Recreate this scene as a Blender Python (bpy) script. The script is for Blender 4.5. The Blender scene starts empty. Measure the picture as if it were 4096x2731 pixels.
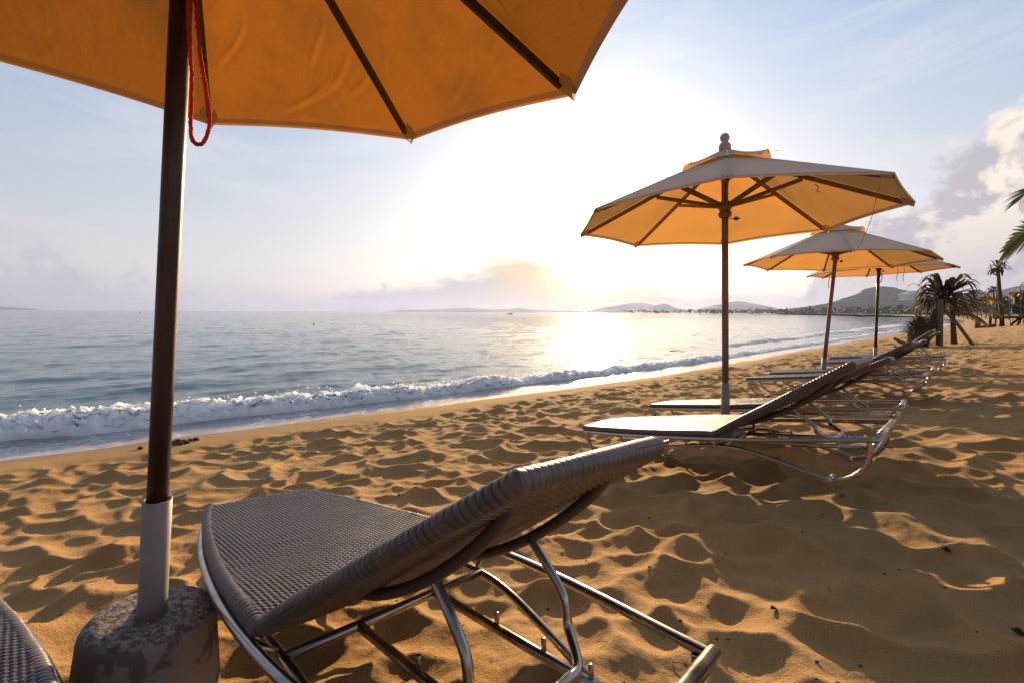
import bpy, math, random
import numpy as np
from mathutils import Vector, Matrix, Quaternion

random.seed(7)
rng = np.random.default_rng(11)
S = bpy.context.scene
COL = S.collection
R = math.radians

# ------------------------------------------------------------------ camera
CAM_H = 1.15
F = 1820.0                      # focal length in pixels of a 4096 px wide frame (16 mm)
PITCH = math.atan(115.5 / F)
ROLL = math.atan(0.0045)
_fw = Vector((0, math.cos(PITCH), -math.sin(PITCH)))
_u0 = Vector((0, math.sin(PITCH), math.cos(PITCH)))
_r0 = Vector((1, 0, 0))
_rt = math.cos(ROLL) * _r0 + math.sin(ROLL) * _u0
_up = -math.sin(ROLL) * _r0 + math.cos(ROLL) * _u0
cd = bpy.data.cameras.new('camera')
cd.sensor_width = 36.0
cd.lens = F / 4096 * 36.0
cd.clip_start = 0.02
cd.clip_end = 60000
cam = bpy.data.objects.new('camera', cd)
COL.objects.link(cam)
cam.matrix_world = Matrix(((_rt.x, _up.x, -_fw.x, 0), (_rt.y, _up.y, -_fw.y, 0), (_rt.z, _up.z, -_fw.z, CAM_H), (0, 0, 0, 1)))
S.camera = cam


def at(px, py, depth):
    """world point seen at a pixel of the 4096 px photograph, at world distance y = depth"""
    d = _fw + _rt * ((px - 2048) / F) + _up * (-(py - 1365.5) / F)
    k = depth / d.y
    return Vector((d.x * k, depth, CAM_H + d.z * k))


# ------------------------------------------------------------------ sun, sky, exposure
_sd = (at(2362, 893, 10) - Vector((0, 0, CAM_H))).normalized()
SUN_EL = math.asin(_sd.z)
SUN_AZ = math.atan2(_sd.x, _sd.y)
sl = bpy.data.lights.new('sun', 'SUN')
sl.energy = 5.0
sl.angle = R(0.5)
sl.color = (1.0, 0.68, 0.36)
sun = bpy.data.objects.new('sun', sl)
COL.objects.link(sun)
sun.rotation_euler = (-_sd).to_track_quat('-Z', 'Y').to_euler()
sun.location = (20, 120, 40)

S.view_settings.view_transform = 'Standard'
S.view_settings.look = 'None'
S.view_settings.exposure = 0.95
S.view_settings.gamma = 1.0
S.view_settings.use_curve_mapping = False
S.cycles.use_denoising = True
S.cycles.max_bounces = 8
S.cycles.transparent_max_bounces = 12
S.cycles.sample_clamp_indirect = 4.0
S.cycles.caustics_reflective = False
S.cycles.caustics_refractive = False
S.cycles.volume_bounces = 0


class NT:
    """small helper to write node graphs"""
    def __init__(self, tree):
        self.t = tree
        self.n = tree.nodes
        self.l = tree.links

    def new(self, kind, **kw):
        x = self.n.new(kind)
        for k, v in kw.items():
            setattr(x, k, v)
        return x

    def link(self, a, b):
        self.l.new(a, b)

    def set(self, sock, v):
        if hasattr(v, 'is_output'):
            self.l.new(v, sock)
        else:
            sock.default_value = v

    def math(self, op, a, b=None, c=None, clamp=False):
        x = self.new('ShaderNodeMath', operation=op, use_clamp=clamp)
        self.set(x.inputs[0], a)
        if b is not None:
            self.set(x.inputs[1], b)
        if c is not None:
            self.set(x.inputs[2], c)
        return x.outputs[0]

    def vmath(self, op, a, b=None):
        x = self.new('ShaderNodeVectorMath', operation=op)
        self.set(x.inputs[0], a)
        if b is not None:
            self.set(x.inputs[1], b)
        return x.outputs['Value'] if op in ('DOT_PRODUCT', 'LENGTH') else x.outputs[0]

    def mix(self, f, a, b, mode='MIX'):
        x = self.new('ShaderNodeMix', data_type='RGBA', blend_type=mode)
        self.set(x.inputs[0], f)
        self.set(x.inputs[6], a if hasattr(a, 'is_output') else (*a, 1))
        self.set(x.inputs[7], b if hasattr(b, 'is_output') else (*b, 1))
        return x.outputs[2]

    def ramp(self, v, a, b, lo=0.0, hi=1.0, smooth=True):
        x = self.new('ShaderNodeMapRange', interpolation_type='SMOOTHSTEP' if smooth else 'LINEAR')
        self.set(x.inputs[0], v)
        x.inputs[1].default_value = a
        x.inputs[2].default_value = b
        x.inputs[3].default_value = lo
        x.inputs[4].default_value = hi
        return x.outputs[0]

    def noise(self, vec, scale, detail=4.0, rough=0.55, dist=0.0):
        x = self.new('ShaderNodeTexNoise')
        self.set(x.inputs['Vector'], vec)
        x.inputs['Scale'].default_value = scale
        x.inputs['Detail'].default_value = detail
        x.inputs['Roughness'].default_value = rough
        x.inputs['Distortion'].default_value = dist
        return x.outputs[0]

    def xyz(self, x, y, z):
        c = self.new('ShaderNodeCombineXYZ')
        self.set(c.inputs[0], x)
        self.set(c.inputs[1], y)
        self.set(c.inputs[2], z)
        return c.outputs[0]


world = bpy.data.worlds.new('World')
S.world = world
world.use_nodes = True
w = NT(world.node_tree)
w.n.clear()
wo = w.new('ShaderNodeOutputWorld')
bg = w.new('ShaderNodeBackground')
bg.inputs['Strength'].default_value = 0.10
w.link(bg.outputs[0], wo.inputs[0])
sky = w.new('ShaderNodeTexSky', sky_type='NISHITA')
sky.sun_disc = False
sky.sun_elevation = SUN_EL
sky.sun_rotation = SUN_AZ
sky.dust_density = 2.0
sky.air_density = 1.0
D = w.new('ShaderNodeTexCoord').outputs['Generated']
sep = w.new('ShaderNodeSeparateXYZ')
w.link(D, sep.inputs[0])
el = w.math('ARCSINE', sep.outputs[2])
az = w.math('ARCTAN2', sep.outputs[0], sep.outputs[1])
dot = w.math('MAXIMUM', w.vmath('DOT_PRODUCT', D, tuple(_sd)), 0.0)
dotf = w.vmath('DOT_PRODUCT', D, tuple(_sd))
# clear-air gradient
up_t = w.ramp(el, 0.02, 0.55)
grad = w.mix(up_t, (2.9, 2.92, 3.1), (1.5, 2.15, 3.2))
front = w.math('MULTIPLY', w.ramp(dotf, -0.4, 0.72, 0.29, 1.0), w.ramp(el, 0.62, 1.2, 1.0, 0.8))
grad = w.mix(1.0, grad, front, 'MULTIPLY')
grad = w.mix(1.0, grad, w.mix(1.0, sky.outputs[0], (0.18, 0.18, 0.18), 'MULTIPLY'), 'ADD')
# thin high cloud
cv = w.xyz(w.math('MULTIPLY', az, 1.6), w.math('MULTIPLY', el, 7.0), 0.0)
ci = w.ramp(w.noise(cv, 1.7, 6, 0.6, 0.6), 0.42, 0.72)
ci = w.math('MULTIPLY', ci, w.ramp(dotf, 0.1, 0.9, 0.2, 0.5))
grad = w.mix(ci, grad, w.mix(1.0, (4.2, 4.2, 4.3), front, 'MULTIPLY'))
# aureole of the low sun
g1 = w.math('MULTIPLY', w.math('POWER', dot, 12.0), 1.5)
g2 = w.math('MULTIPLY', w.math('POWER', dot, 60.0), 3.3)
g3 = w.math('MULTIPLY', w.math('POWER', dot, 500.0), 22.0)
glow = w.mix(1.0, w.mix(1.0, (1.0, 0.95, 0.88), g1, 'MULTIPLY'), w.mix(1.0, (1.0, 0.89, 0.70), g2, 'MULTIPLY'), 'ADD')
glow = w.mix(1.0, glow, w.mix(1.0, (1.0, 0.86, 0.62), g3, 'MULTIPLY'), 'ADD')
skyc = w.mix(1.0, grad, glow, 'ADD')
# low grey bank over the horizon, ragged top
bv = w.xyz(w.math('MULTIPLY', az, 3.0), w.math('MULTIPLY', el, 9.0), 3.1)
bn = w.noise(bv, 1.5, 7, 0.6, 0.3)
azc = w.math('SUBTRACT', az, 0.02)
hump = w.math('MULTIPLY', w.math('POWER', 2.718, w.math('MULTIPLY', w.math('MULTIPLY', azc, azc), -16.0)), 0.075)
top = w.math('ADD', w.math('ADD', hump, 0.045), w.math('MULTIPLY', w.math('SUBTRACT', bn, 0.5), 0.13))
bank = w.ramp(w.math('SUBTRACT', top, el), -0.012, 0.040)
bank = w.math('MULTIPLY', bank, w.ramp(el, -0.01, 0.03, 0.55, 1.0))
bankc = w.mix(w.ramp(dot, 0.955, 0.998), (3.05, 3.05, 3.3), (4.9, 3.3, 1.75))
bankf = w.math('MULTIPLY', bank, w.ramp(w.math('ABSOLUTE', azc), 0.30, 0.75, 0.965, 0.45))
gapd = w.math('MAXIMUM', w.vmath('DOT_PRODUCT', D, tuple((at(2390, 1010, 10) - Vector((0, 0, CAM_H))).normalized())), 0.0)
gapm = w.math('POWER', gapd, 260.0)
bankf = w.math('MULTIPLY', bankf, w.math('SUBTRACT', 1.0, w.math('MULTIPLY', gapm, 0.9)))
skyc = w.mix(bankf, skyc, bankc)
skyc = w.mix(1.0, skyc, w.mix(1.0, (1.0, 0.88, 0.66), w.math('MULTIPLY', w.math('POWER', gapd, 600.0), 6.0), 'MULTIPLY'), 'ADD')

hz_a = w.math('MULTIPLY', w.math('SUBTRACT', az, SUN_AZ), 5.5)
hz = w.math('MULTIPLY', w.math('POWER', 2.718, w.math('MULTIPLY', w.math('MULTIPLY', hz_a, hz_a), -1.0)), w.math('POWER', 2.718, w.math('MULTIPLY', w.math('MAXIMUM', el, 0.0), -16.0)))
skyc = w.mix(1.0, skyc, w.mix(1.0, (1.9, 0.95, 0.15), hz, 'MULTIPLY'), 'ADD')

# heaped clouds on the landward side
def cumulus(c, az0, az1, topf, off, scale, thick, lit, shade, amount):
    a = w.math('ADD', az, off)
    v = w.xyz(w.math('MULTIPLY', a, 2.6), w.math('MULTIPLY', el, 2.9), off)
    n = w.noise(v, scale, 9, 0.56, 0.25)
    v2 = w.xyz(w.math('MULTIPLY', w.math('SUBTRACT', a, 0.035), 2.6), w.math('MULTIPLY', w.math('ADD', el, 0.035), 2.9), off)
    n2 = w.noise(v2, scale, 9, 0.56, 0.25)
    t = w.math('SUBTRACT', topf, el)
    m = w.math('ADD', w.math('MULTIPLY', t, 3.2), w.math('SUBTRACT', n, 0.5))
    mask = w.ramp(m, -0.02, thick)
    sh = w.ramp(w.math('SUBTRACT', n2, n), -0.045, 0.065)
    deep = w.ramp(w.math('ADD', w.noise(v, scale * 0.55, 3, 0.5, 0.3), w.math('MULTIPLY', m, 0.16)), 0.50, 0.74)
    tone = w.math('MULTIPLY', w.math('SUBTRACT', 1.0, w.math('MULTIPLY', sh, 0.78)), w.math('SUBTRACT', 1.0, w.math('MULTIPLY', deep, 0.80)))
    tone = w.math('MULTIPLY', tone, w.ramp(el, 0.03, 0.20, 0.35, 1.0))
    colr = w.mix(tone, shade, lit)
    return w.mix(w.math('MULTIPLY', mask, amount), c, colr)


topr = w.math('MULTIPLY', w.ramp(az, 0.50, 0.92, smooth=False), 0.40)
skyc = cumulus(skyc, 0.5, 1.2, topr, 1.37, 3.1, 0.09, (5.6, 4.9, 4.1), (2.0, 1.98, 2.45), 0.90)
topl = w.ramp(w.math('MULTIPLY', az, -1.0), 0.50, 0.80, -0.02, 0.075)
skyc = cumulus(skyc, -1.2, -0.5, topl, 4.9, 7.0, 0.10, (3.2, 3.2, 3.5), (2.5, 2.6, 3.1), 0.55)
# nothing below the horizon but dull ground colour
skyc = w.mix(w.ramp(el, -0.06, -0.005), (1.3, 1.25, 1.2), skyc)
w.link(skyc, bg.inputs['Color'])


# ------------------------------------------------------------------ numeric noise
def _hash(ix, iy, seed):
    h = (ix.astype(np.int64) * 374761393 + iy.astype(np.int64) * 668265263 + seed * 982451653) & 0xFFFFFFFF
    h = ((h ^ (h >> 13)) * 1274126177) & 0xFFFFFFFF
    h = ((h ^ (h >> 15)) * 2246822519) & 0xFFFFFFFF
    h ^= h >> 16
    return h.astype(np.float64) / 4294967296.0


def vnoise(x, y, seed=0):
    ix = np.floor(x); iy = np.floor(y)
    fx = x - ix; fy = y - iy
    fx = fx * fx * fx * (fx * (fx * 6 - 15) + 10); fy = fy * fy * fy * (fy * (fy * 6 - 15) + 10)
    a = _hash(ix, iy, seed); b = _hash(ix + 1, iy, seed); c = _hash(ix, iy + 1, seed); d = _hash(ix + 1, iy + 1, seed)
    return (a + (b - a) * fx) * (1 - fy) + (c + (d - c) * fx) * fy - 0.5


def fbm(x, y, oct=4, seed=0, gain=0.5):
    r = 0; a = 1.0
    for i in range(oct):
        r = r + a * vnoise(x * 2 ** i + 17.3 * i, y * 2 ** i - 9.1 * i, seed + i)
        a *= gain
    return r


def bowls(x, y, s, k, seed, wvar=0.16):
    """trampled sand: shallow bowls that meet in soft ridges"""
    gx = x / s; gy = y / s
    ix = np.floor(gx); iy = np.floor(gy)
    acc = np.zeros_like(x)
    for dx in (-1, 0, 1):
        for dy in (-1, 0, 1):
            cx = ix + dx; cy = iy + dy
            px = cx + _hash(cx, cy, seed); py = cy + _hash(cx, cy, seed + 1)
            wt = _hash(cx, cy, seed + 2) * wvar
            an = _hash(cx, cy, seed + 3) * 3.1416
            c = np.cos(an); sn = np.sin(an)
            u = (gx - px) * c + (gy - py) * sn
            v = -(gx - px) * sn + (gy - py) * c
            acc += np.exp(-k * (u * u * 0.72 + v * v * 1.35 - wt))
    return -np.log(acc + 1e-9) / k


# ------------------------------------------------------------------ shore geometry
_T = np.array((0.755, 0.656)); _N = np.array((0.656, -0.755))       # along the shore, landward
SH = [(-80, -56), (-20, -7.6), (-5.03, 4.47), (-2.35, 6.56), (4.12, 11.5), (12.2, 18.96), (32.8, 37.9), (74, 73.8), (140, 142), (230, 262), (330, 420)]
_p = [np.array(q, float) for q in SH]
for _ in range(3):
    q = [_p[0]]
    for a, b in zip(_p[:-1], _p[1:]):
        q += [a * 0.75 + b * 0.25, a * 0.25 + b * 0.75]
    q.append(_p[-1]); _p = q
_p = np.array(_p)
_st = _p @ _T; _sn = _p @ _N
_ti = np.linspace(_st[0], _st[-1], 6000)
_ni = np.interp(_ti, _st, _sn)
_gi = np.gradient(_ni, _ti)
ZSEA = -0.35


def shore(x, y):
    t = x * _T[0] + y * _T[1]; n = x * _N[0] + y * _N[1]
    g = np.interp(t, _ti, _gi)
    return t, (n - np.interp(t, _ti, _ni)) / np.sqrt(1 + g * g)


def from_shore(t, d):
    g = np.interp(t, _ti, _gi)
    n = np.interp(t, _ti, _ni) + d * np.sqrt(1 + g * g)
    return t * _T[0] + n * _N[0], t * _T[1] + n * _N[1]


_gd = np.linspace(-30, 60, 1801)
_gz = np.interp(_gd, [-30, -10, 0, 2, 4.1, 6.2, 8, 12, 20, 60], [-2.6, -1.2, -0.35, -0.2, -0.03, 0.22, 0.38, 0.5, 0.6, 0.9])
_ker = np.ones(25) / 25
_gz[30:-30] = np.convolve(_gz, _ker, 'same')[30:-30]


def sstep(v, a, b):
    t = np.clip((v - a) / (b - a), 0, 1)
    return t * t * (3 - 2 * t)


def ground(x, y):
    x = np.asarray(x, float); y = np.asarray(y, float)
    t, d = shore(x, y)
    r = np.hypot(x, y)
    z = np.interp(d, _gd, _gz)
    z = z + 0.020 * fbm(t * 0.55, d * 0.9, 3, 40) * sstep(r, 400, 60)
    wx = x + 0.12 * fbm(x * 2.6, y * 2.6, 2, 3); wy = y + 0.12 * fbm(x * 2.6, y * 2.6, 2, 9)
    m = sstep(d + 0.5 * fbm(x * 0.8, y * 0.8, 2, 77), 0.40, 1.05)
    fade = sstep(r, 160, 40)
    b = 0.085 * bowls(wx * 0.85, wy, 0.165, 11.0, 101) + 0.065 * (1 + 0.35 * sstep(r, 5, 14)) * bowls(wx * 0.80 + 5, wy, 0.33, 10.0, 201)
    b = b + 0.022 * fbm(x * 1.1, y * 1.1, 3, 55) + 0.007 * fbm(x * 8, y * 8, 3, 66)
    cl = sstep(fbm(x * 0.9 + 3, y * 0.9, 2, 88), 0.12, 0.42)
    b = b + cl * 0.020 * np.abs(fbm(x * 16, y * 16, 3, 99)) + 0.0035 * fbm(x * 26, y * 26, 2, 111)
    return z + (0.78 + 0.22 * sstep(r, 4.6, 2.2)) * (b - 0.045) * m * fade


def gz(x, y):
    return float(ground(np.array([x]), np.array([y]))[0])


# ------------------------------------------------------------------ mesh helpers
def fast_mesh(name, co, quads, smooth=True):
    me = bpy.data.meshes.new(name)
    n = len(quads)
    me.vertices.add(len(co)); me.vertices.foreach_set('co', np.asarray(co, np.float32).ravel())
    me.loops.add(n * 4); me.loops.foreach_set('vertex_index', np.asarray(quads, np.int32).ravel())
    me.polygons.add(n)
    me.polygons.foreach_set('loop_start', np.arange(0, n * 4, 4, dtype=np.int32))
    me.polygons.foreach_set('loop_total', np.full(n, 4, np.int32))
    me.polygons.foreach_set('use_smooth', np.full(n, smooth, bool))
    me.update(calc_edges=True)
    me.validate()
    return me


def grid_quads(nr, nc, wrap=False):
    i = np.arange(nr - 1)[:, None]; j = np.arange(nc if wrap else nc - 1)[None, :]
    j2 = (j + 1) % nc
    return np.stack([i * nc + j, i * nc + j2, (i + 1) * nc + j2, (i + 1) * nc + j], -1).reshape(-1, 4)


def prune(co, quads, keepq, attrs=()):
    q = quads[keepq]
    used = np.zeros(len(co), bool); used[q.ravel()] = True
    ix = np.cumsum(used) - 1
    return co[used], ix[q], [a[used] for a in attrs]


def link(name, me, mat=None, parent=None):
    o = bpy.data.objects.new(name, me)
    COL.objects.link(o)
    if mat is not None:
        me.materials.append(mat)
    if parent is not None:
        o.parent = parent
    return o


def tag(o, label=None, cat=None, group=None, kind=None):
    if label: o['label'] = label
    if cat: o['category'] = cat
    if group: o['group'] = group
    if kind: o['kind'] = kind
    return o


def empty(name, loc=(0, 0, 0)):
    o = bpy.data.objects.new(name, None)
    o.empty_display_size = 0.1
    COL.objects.link(o)
    o.location = loc
    return o


def catmull(pts, n=8):
    P = [Vector(p) for p in pts]
    if len(P) < 3:
        return P
    out = []
    for i in range(len(P) - 1):
        p0 = P[max(i - 1, 0)]; p1 = P[i]; p2 = P[i + 1]; p3 = P[min(i + 2, len(P) - 1)]
        for k in range(n):
            t = k / n
            out.append(0.5 * ((2 * p1) + (p2 - p0) * t + (2 * p0 - 5 * p1 + 4 * p2 - p3) * t * t + (3 * p1 - p0 - 3 * p2 + p3) * t ** 3))
    out.append(P[-1])
    return out


class MB:
    def __init__(self):
        self.v = []; self.f = []

    def tube(self, pts, r, seg=12, cap=True):
        P = [Vector(p) for p in pts]
        n = len(P)
        rs = r if isinstance(r, (list, tuple)) else [r] * n
        tan = [((P[min(i + 1, n - 1)] - P[max(i - 1, 0)]).normalized()) for i in range(n)]
        ref = Vector((0, 0, 1)) if abs(tan[0].z) < 0.9 else Vector((1, 0, 0))
        nrm = tan[0].cross(ref).normalized()
        b0 = len(self.v)
        for i in range(n):
            if i:
                nrm = (nrm - tan[i] * nrm.dot(tan[i])).normalized()
            bi = tan[i].cross(nrm)
            for k in range(seg):
                a = 2 * math.pi * k / seg
                self.v.append(P[i] + (nrm * math.cos(a) + bi * math.sin(a)) * rs[i])
        for i in range(n - 1):
            for k in range(seg):
                k2 = (k + 1) % seg
                self.f.append((b0 + i * seg + k, b0 + (i + 1) * seg + k, b0 + (i + 1) * seg + k2, b0 + i * seg + k2))
        if cap:
            self.f.append(tuple(b0 + k for k in range(seg)))
            self.f.append(tuple(b0 + (n - 1) * seg + k for k in reversed(range(seg))))
        return self

    def bar(self, a, b, wd, ht, upv=(0, 0, 1), ch=0.15):
        """rectangular bar with chamfered edges"""
        a = Vector(a); b = Vector(b)
        t = (b - a).normalized()
        s = t.cross(Vector(upv)).normalized(); u = s.cross(t)
        c = min(wd, ht) * ch
        prof = [(wd / 2 - c, ht / 2), (wd / 2, ht / 2 - c), (wd / 2, -ht / 2 + c), (wd / 2 - c, -ht / 2), (-wd / 2 + c, -ht / 2), (-wd / 2, -ht / 2 + c), (-wd / 2, ht / 2 - c), (-wd / 2 + c, ht / 2)]
        b0 = len(self.v)
        for p in (a, b):
            for x, y in prof:
                self.v.append(p + s * x + u * y)
        m = 8
        for k in range(m):
            k2 = (k + 1) % m
            self.f.append((b0 + k, b0 + k2, b0 + m + k2, b0 + m + k))
        self.f.append(tuple(b0 + k for k in reversed(range(m))))
        self.f.append(tuple(b0 + m + k for k in range(m)))
        return self

    def lathe(self, prof, seg=24, org=(0, 0, 0), wob=None):
        o = Vector(org); b0 = len(self.v); n = len(prof)
        for i, (r, z) in enumerate(prof):
            for k in range(seg):
                a = 2 * math.pi * k / seg
                rr = r * (1 + (wob(a, z) if wob else 0))
                self.v.append(o + Vector((rr * math.cos(a), rr * math.sin(a), z)))
        for i in range(n - 1):
            for k in range(seg):
                k2 = (k + 1) % seg
                self.f.append((b0 + i * seg + k, b0 + i * seg + k2, b0 + (i + 1) * seg + k2, b0 + (i + 1) * seg + k))
        self.f.append(tuple(b0 + k for k in reversed(range(seg))))
        self.f.append(tuple(b0 + (n - 1) * seg + k for k in range(seg)))
        return self

    def sheet(self, rows):
        b0 = len(self.v); nc = len(rows[0])
        for r in rows:
            self.v += [Vector(p) for p in r]
        for i in range(len(rows) - 1):
            for j in range(nc - 1):
                self.f.append((b0 + i * nc + j, b0 + i * nc + j + 1, b0 + (i + 1) * nc + j + 1, b0 + (i + 1) * nc + j))
        return self

    def strip(self, pts, widths, side, fold=0.0):
        """leaf-like strip: centre line, widths and a side vector, folded along the middle"""
        P = [Vector(p) for p in pts]; sd = Vector(side)
        rows = []
        for i, p in enumerate(P):
            t = (P[min(i + 1, len(P) - 1)] - P[max(i - 1, 0)]).normalized()
            s = (sd - t * sd.dot(t))
            s = s.normalized() if s.length > 1e-5 else t.orthogonal().normalized()
            u = t.cross(s)
            h = widths[i] / 2
            rows.append((p - s * h + u * fold * h, p, p + s * h + u * fold * h))
        return self.sheet(rows)

    def blob(self, c, rad, seg=8, rings=6, jit=0.25, seed=0):
        b0 = len(self.v); c = Vector(c)
        rr = random.Random(seed)
        rx, ry, rz = rad if isinstance(rad, (tuple, list)) else (rad, rad, rad)
        for i in range(rings + 1):
            th = math.pi * i / rings
            for k in range(seg):
                a = 2 * math.pi * k / seg
                j = 1 + jit * (rr.random() - 0.5) * (0 if i in (0, rings) else 1)
                self.v.append(c + Vector((rx * math.sin(th) * math.cos(a) * j, ry * math.sin(th) * math.sin(a) * j, rz * math.cos(th) * j)))
        for i in range(rings):
            for k in range(seg):
                k2 = (k + 1) % seg
                self.f.append((b0 + i * seg + k, b0 + (i + 1) * seg + k, b0 + (i + 1) * seg + k2, b0 + i * seg + k2))
        return self

    def mesh(self, name, smooth=True):
        me = bpy.data.meshes.new(name)
        me.from_pydata([tuple(p) for p in self.v], [], self.f)
        me.polygons.foreach_set('use_smooth', [smooth] * len(me.polygons))
        me.update()
        return me

    def build(self, name, mat, parent=None, smooth=True, angle=None):
        me = self.mesh(name, smooth)
        if angle is not None and smooth:
            try:
                me.set_sharp_from_angle(angle=R(angle))
            except Exception:
                pass
        return link(name, me, mat, parent)


# ------------------------------------------------------------------ materials
def material(name):
    m = bpy.data.materials.new(name)
    m.use_nodes = True
    t = NT(m.node_tree)
    b = t.n['Principled BSDF']
    return m, t, b


def objc(t):
    return t.new('ShaderNodeTexCoord').outputs['Object']


def bump(t, b, h, strength=0.3, dist=0.01, prev=None):
    x = t.new('ShaderNodeBump')
    x.inputs['Strength'].default_value = strength
    x.inputs['Distance'].default_value = dist
    t.set(x.inputs['Height'], h)
    if prev is not None:
        t.link(prev, x.inputs['Normal'])
    if b is not None:
        t.link(x.outputs[0], b.inputs['Normal'])
    return x.outputs[0]


def attr(t, name):
    x = t.new('ShaderNodeAttribute')
    x.attribute_name = name
    return x.outputs['Fac']


# sand
M_SAND, t, b = material('sand')
pos = t.new('ShaderNodeNewGeometry').outputs['Position']
n1 = t.noise(pos, 0.9, 3); n2 = t.noise(pos, 14, 4); n3 = t.noise(pos, 260, 2, 0.8); n4 = t.noise(pos, 105, 3, 0.75)
c = t.mix(t.ramp(n1, 0.3, 0.7), (0.48, 0.283, 0.104), (0.56, 0.342, 0.138))
c = t.mix(t.ramp(n2, 0.35, 0.75, 0.0, 0.30), c, (0.37, 0.215, 0.085))
c = t.mix(t.ramp(n3, 0.58, 0.72, 0.0, 0.75), c, (0.17, 0.095, 0.045))
c = t.mix(t.ramp(n3, 0.42, 0.28, 0.0, 0.6), c, (0.78, 0.60, 0.36))
dmp = attr(t, 'shore')
wet = t.ramp(t.math('ADD', dmp, t.math('MULTIPLY', t.math('SUBTRACT', n1, 0.5), 0.25)), 0.10, 0.42, 1.0, 0.0)
c = t.mix(t.math('MULTIPLY', wet, 0.45), c, (0.30, 0.19, 0.10))
t.set(b.inputs['Base Color'], c)
t.set(b.inputs['Roughness'], t.ramp(wet, 0, 1, 0.95, 0.35))
b.inputs['Specular IOR Level'].default_value = 0.25
n5 = t.noise(pos, 34, 4, 0.65)
bp = bump(t, None, n5, 0.55, 0.024)
bp = bump(t, None, n4, 0.8, 0.010, bp)
bump(t, b, n3, 0.8, 0.006, bp)

# sea
M_SEA, t, b = material('sea_water')
pos = t.new('ShaderNodeNewGeometry').outputs['Position']
sp = t.new('ShaderNodeSeparateXYZ'); t.link(pos, sp.inputs[0])
al = t.math('ADD', t.math('MULTIPLY', sp.outputs[0], float(_T[0])), t.math('MULTIPLY', sp.outputs[1], float(_T[1])))
ac = t.math('ADD', t.math('MULTIPLY', sp.outputs[0], float(_N[0])), t.math('MULTIPLY', sp.outputs[1], float(_N[1])))
wv = t.xyz(t.math('MULTIPLY', al, 0.45), ac, 0.0)
dd = attr(t, 'shore')
shal = t.ramp(dd, -1.3, -0.1)
mid = t.ramp(dd, -16.0, -1.0)
c = t.mix(mid, (0.030, 0.085, 0.120), (0.025, 0.085, 0.095))
c = t.mix(shal, c, (0.52, 0.45, 0.45))
lace = t.new('ShaderNodeTexVoronoi', feature='DISTANCE_TO_EDGE')
wn = t.noise(pos, 3.0, 3)
lv = t.vmath('ADD', t.xyz(t.math('MULTIPLY', al, 0.55), ac, 0.0), t.xyz(t.math('MULTIPLY', wn, 0.5), t.math('MULTIPLY', wn, 0.35), 0.0))
t.link(lv, lace.inputs['Vector']); lace.inputs['Scale'].default_value = 6.5
lf = t.ramp(lace.outputs[0], 0.07, 0.015)
lf = t.math('MULTIPLY', lf, t.ramp(t.noise(pos, 1.3, 3), 0.38, 0.58))
lf = t.math('MULTIPLY', lf, t.ramp(dd, -2.2, -0.9))
c = t.mix(t.math('MULTIPLY', lf, 0.75), c, (0.80, 0.79, 0.80))
t.set(b.inputs['Base Color'], c)
t.set(b.inputs['Roughness'], t.ramp(lf, 0, 1, 0.10, 0.6))
b.inputs['IOR'].default_value = 1.55
h1 = t.noise(wv, 3.6, 4, 0.62, 0.4); h2 = t.noise(wv, 14.0, 3, 0.55, 0.5); h3 = t.noise(wv, 0.22, 3, 0.5, 0.2)
calm = t.ramp(dd, -1.0, -0.5, 1.0, 0.10)
far = t.math('MAXIMUM', t.math('DIVIDE', 3.6, t.math('ADD', t.vmath('LENGTH', pos), 2.0)), 0.05)
calm = t.math('MULTIPLY', calm, far)
x = bump(t, None, t.math('MULTIPLY', h3, calm), 0.5, 0.42)
x = bump(t, None, t.math('MULTIPLY', h1, calm), 0.7, 0.10, x)
bump(t, b, t.math('MULTIPLY', h2, calm), 0.6, 0.045, x)

# foam
M_FOAM, t, b = material('surf_foam')
pos = t.new('ShaderNodeNewGeometry').outputs['Position']
fo = attr(t, 'foam')
fn = t.noise(pos, 26, 5, 0.65); fv = t.noise(pos, 9, 4, 0.6)
ff = t.ramp(t.math('ADD', fo, t.math('MULTIPLY', t.math('SUBTRACT', fv, 0.5), 0.45)), 0.18, 0.42)
c = t.mix(ff, (0.055, 0.095, 0.090), (0.89, 0.93, 1.0))
t.set(b.inputs['Base Color'], c)
t.set(b.inputs['Roughness'], t.ramp(ff, 0, 1, 0.12, 0.75))
b.inputs['IOR'].default_value = 1.33
bump(t, b, fn, 0.35, 0.015)
t.set(b.inputs['Subsurface Weight'], t.math('MULTIPLY', ff, 0.85))
b.inputs['Subsurface Radius'].default_value = (0.85, 0.95, 1.15)
b.inputs['Subsurface Scale'].default_value = 0.35


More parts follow.
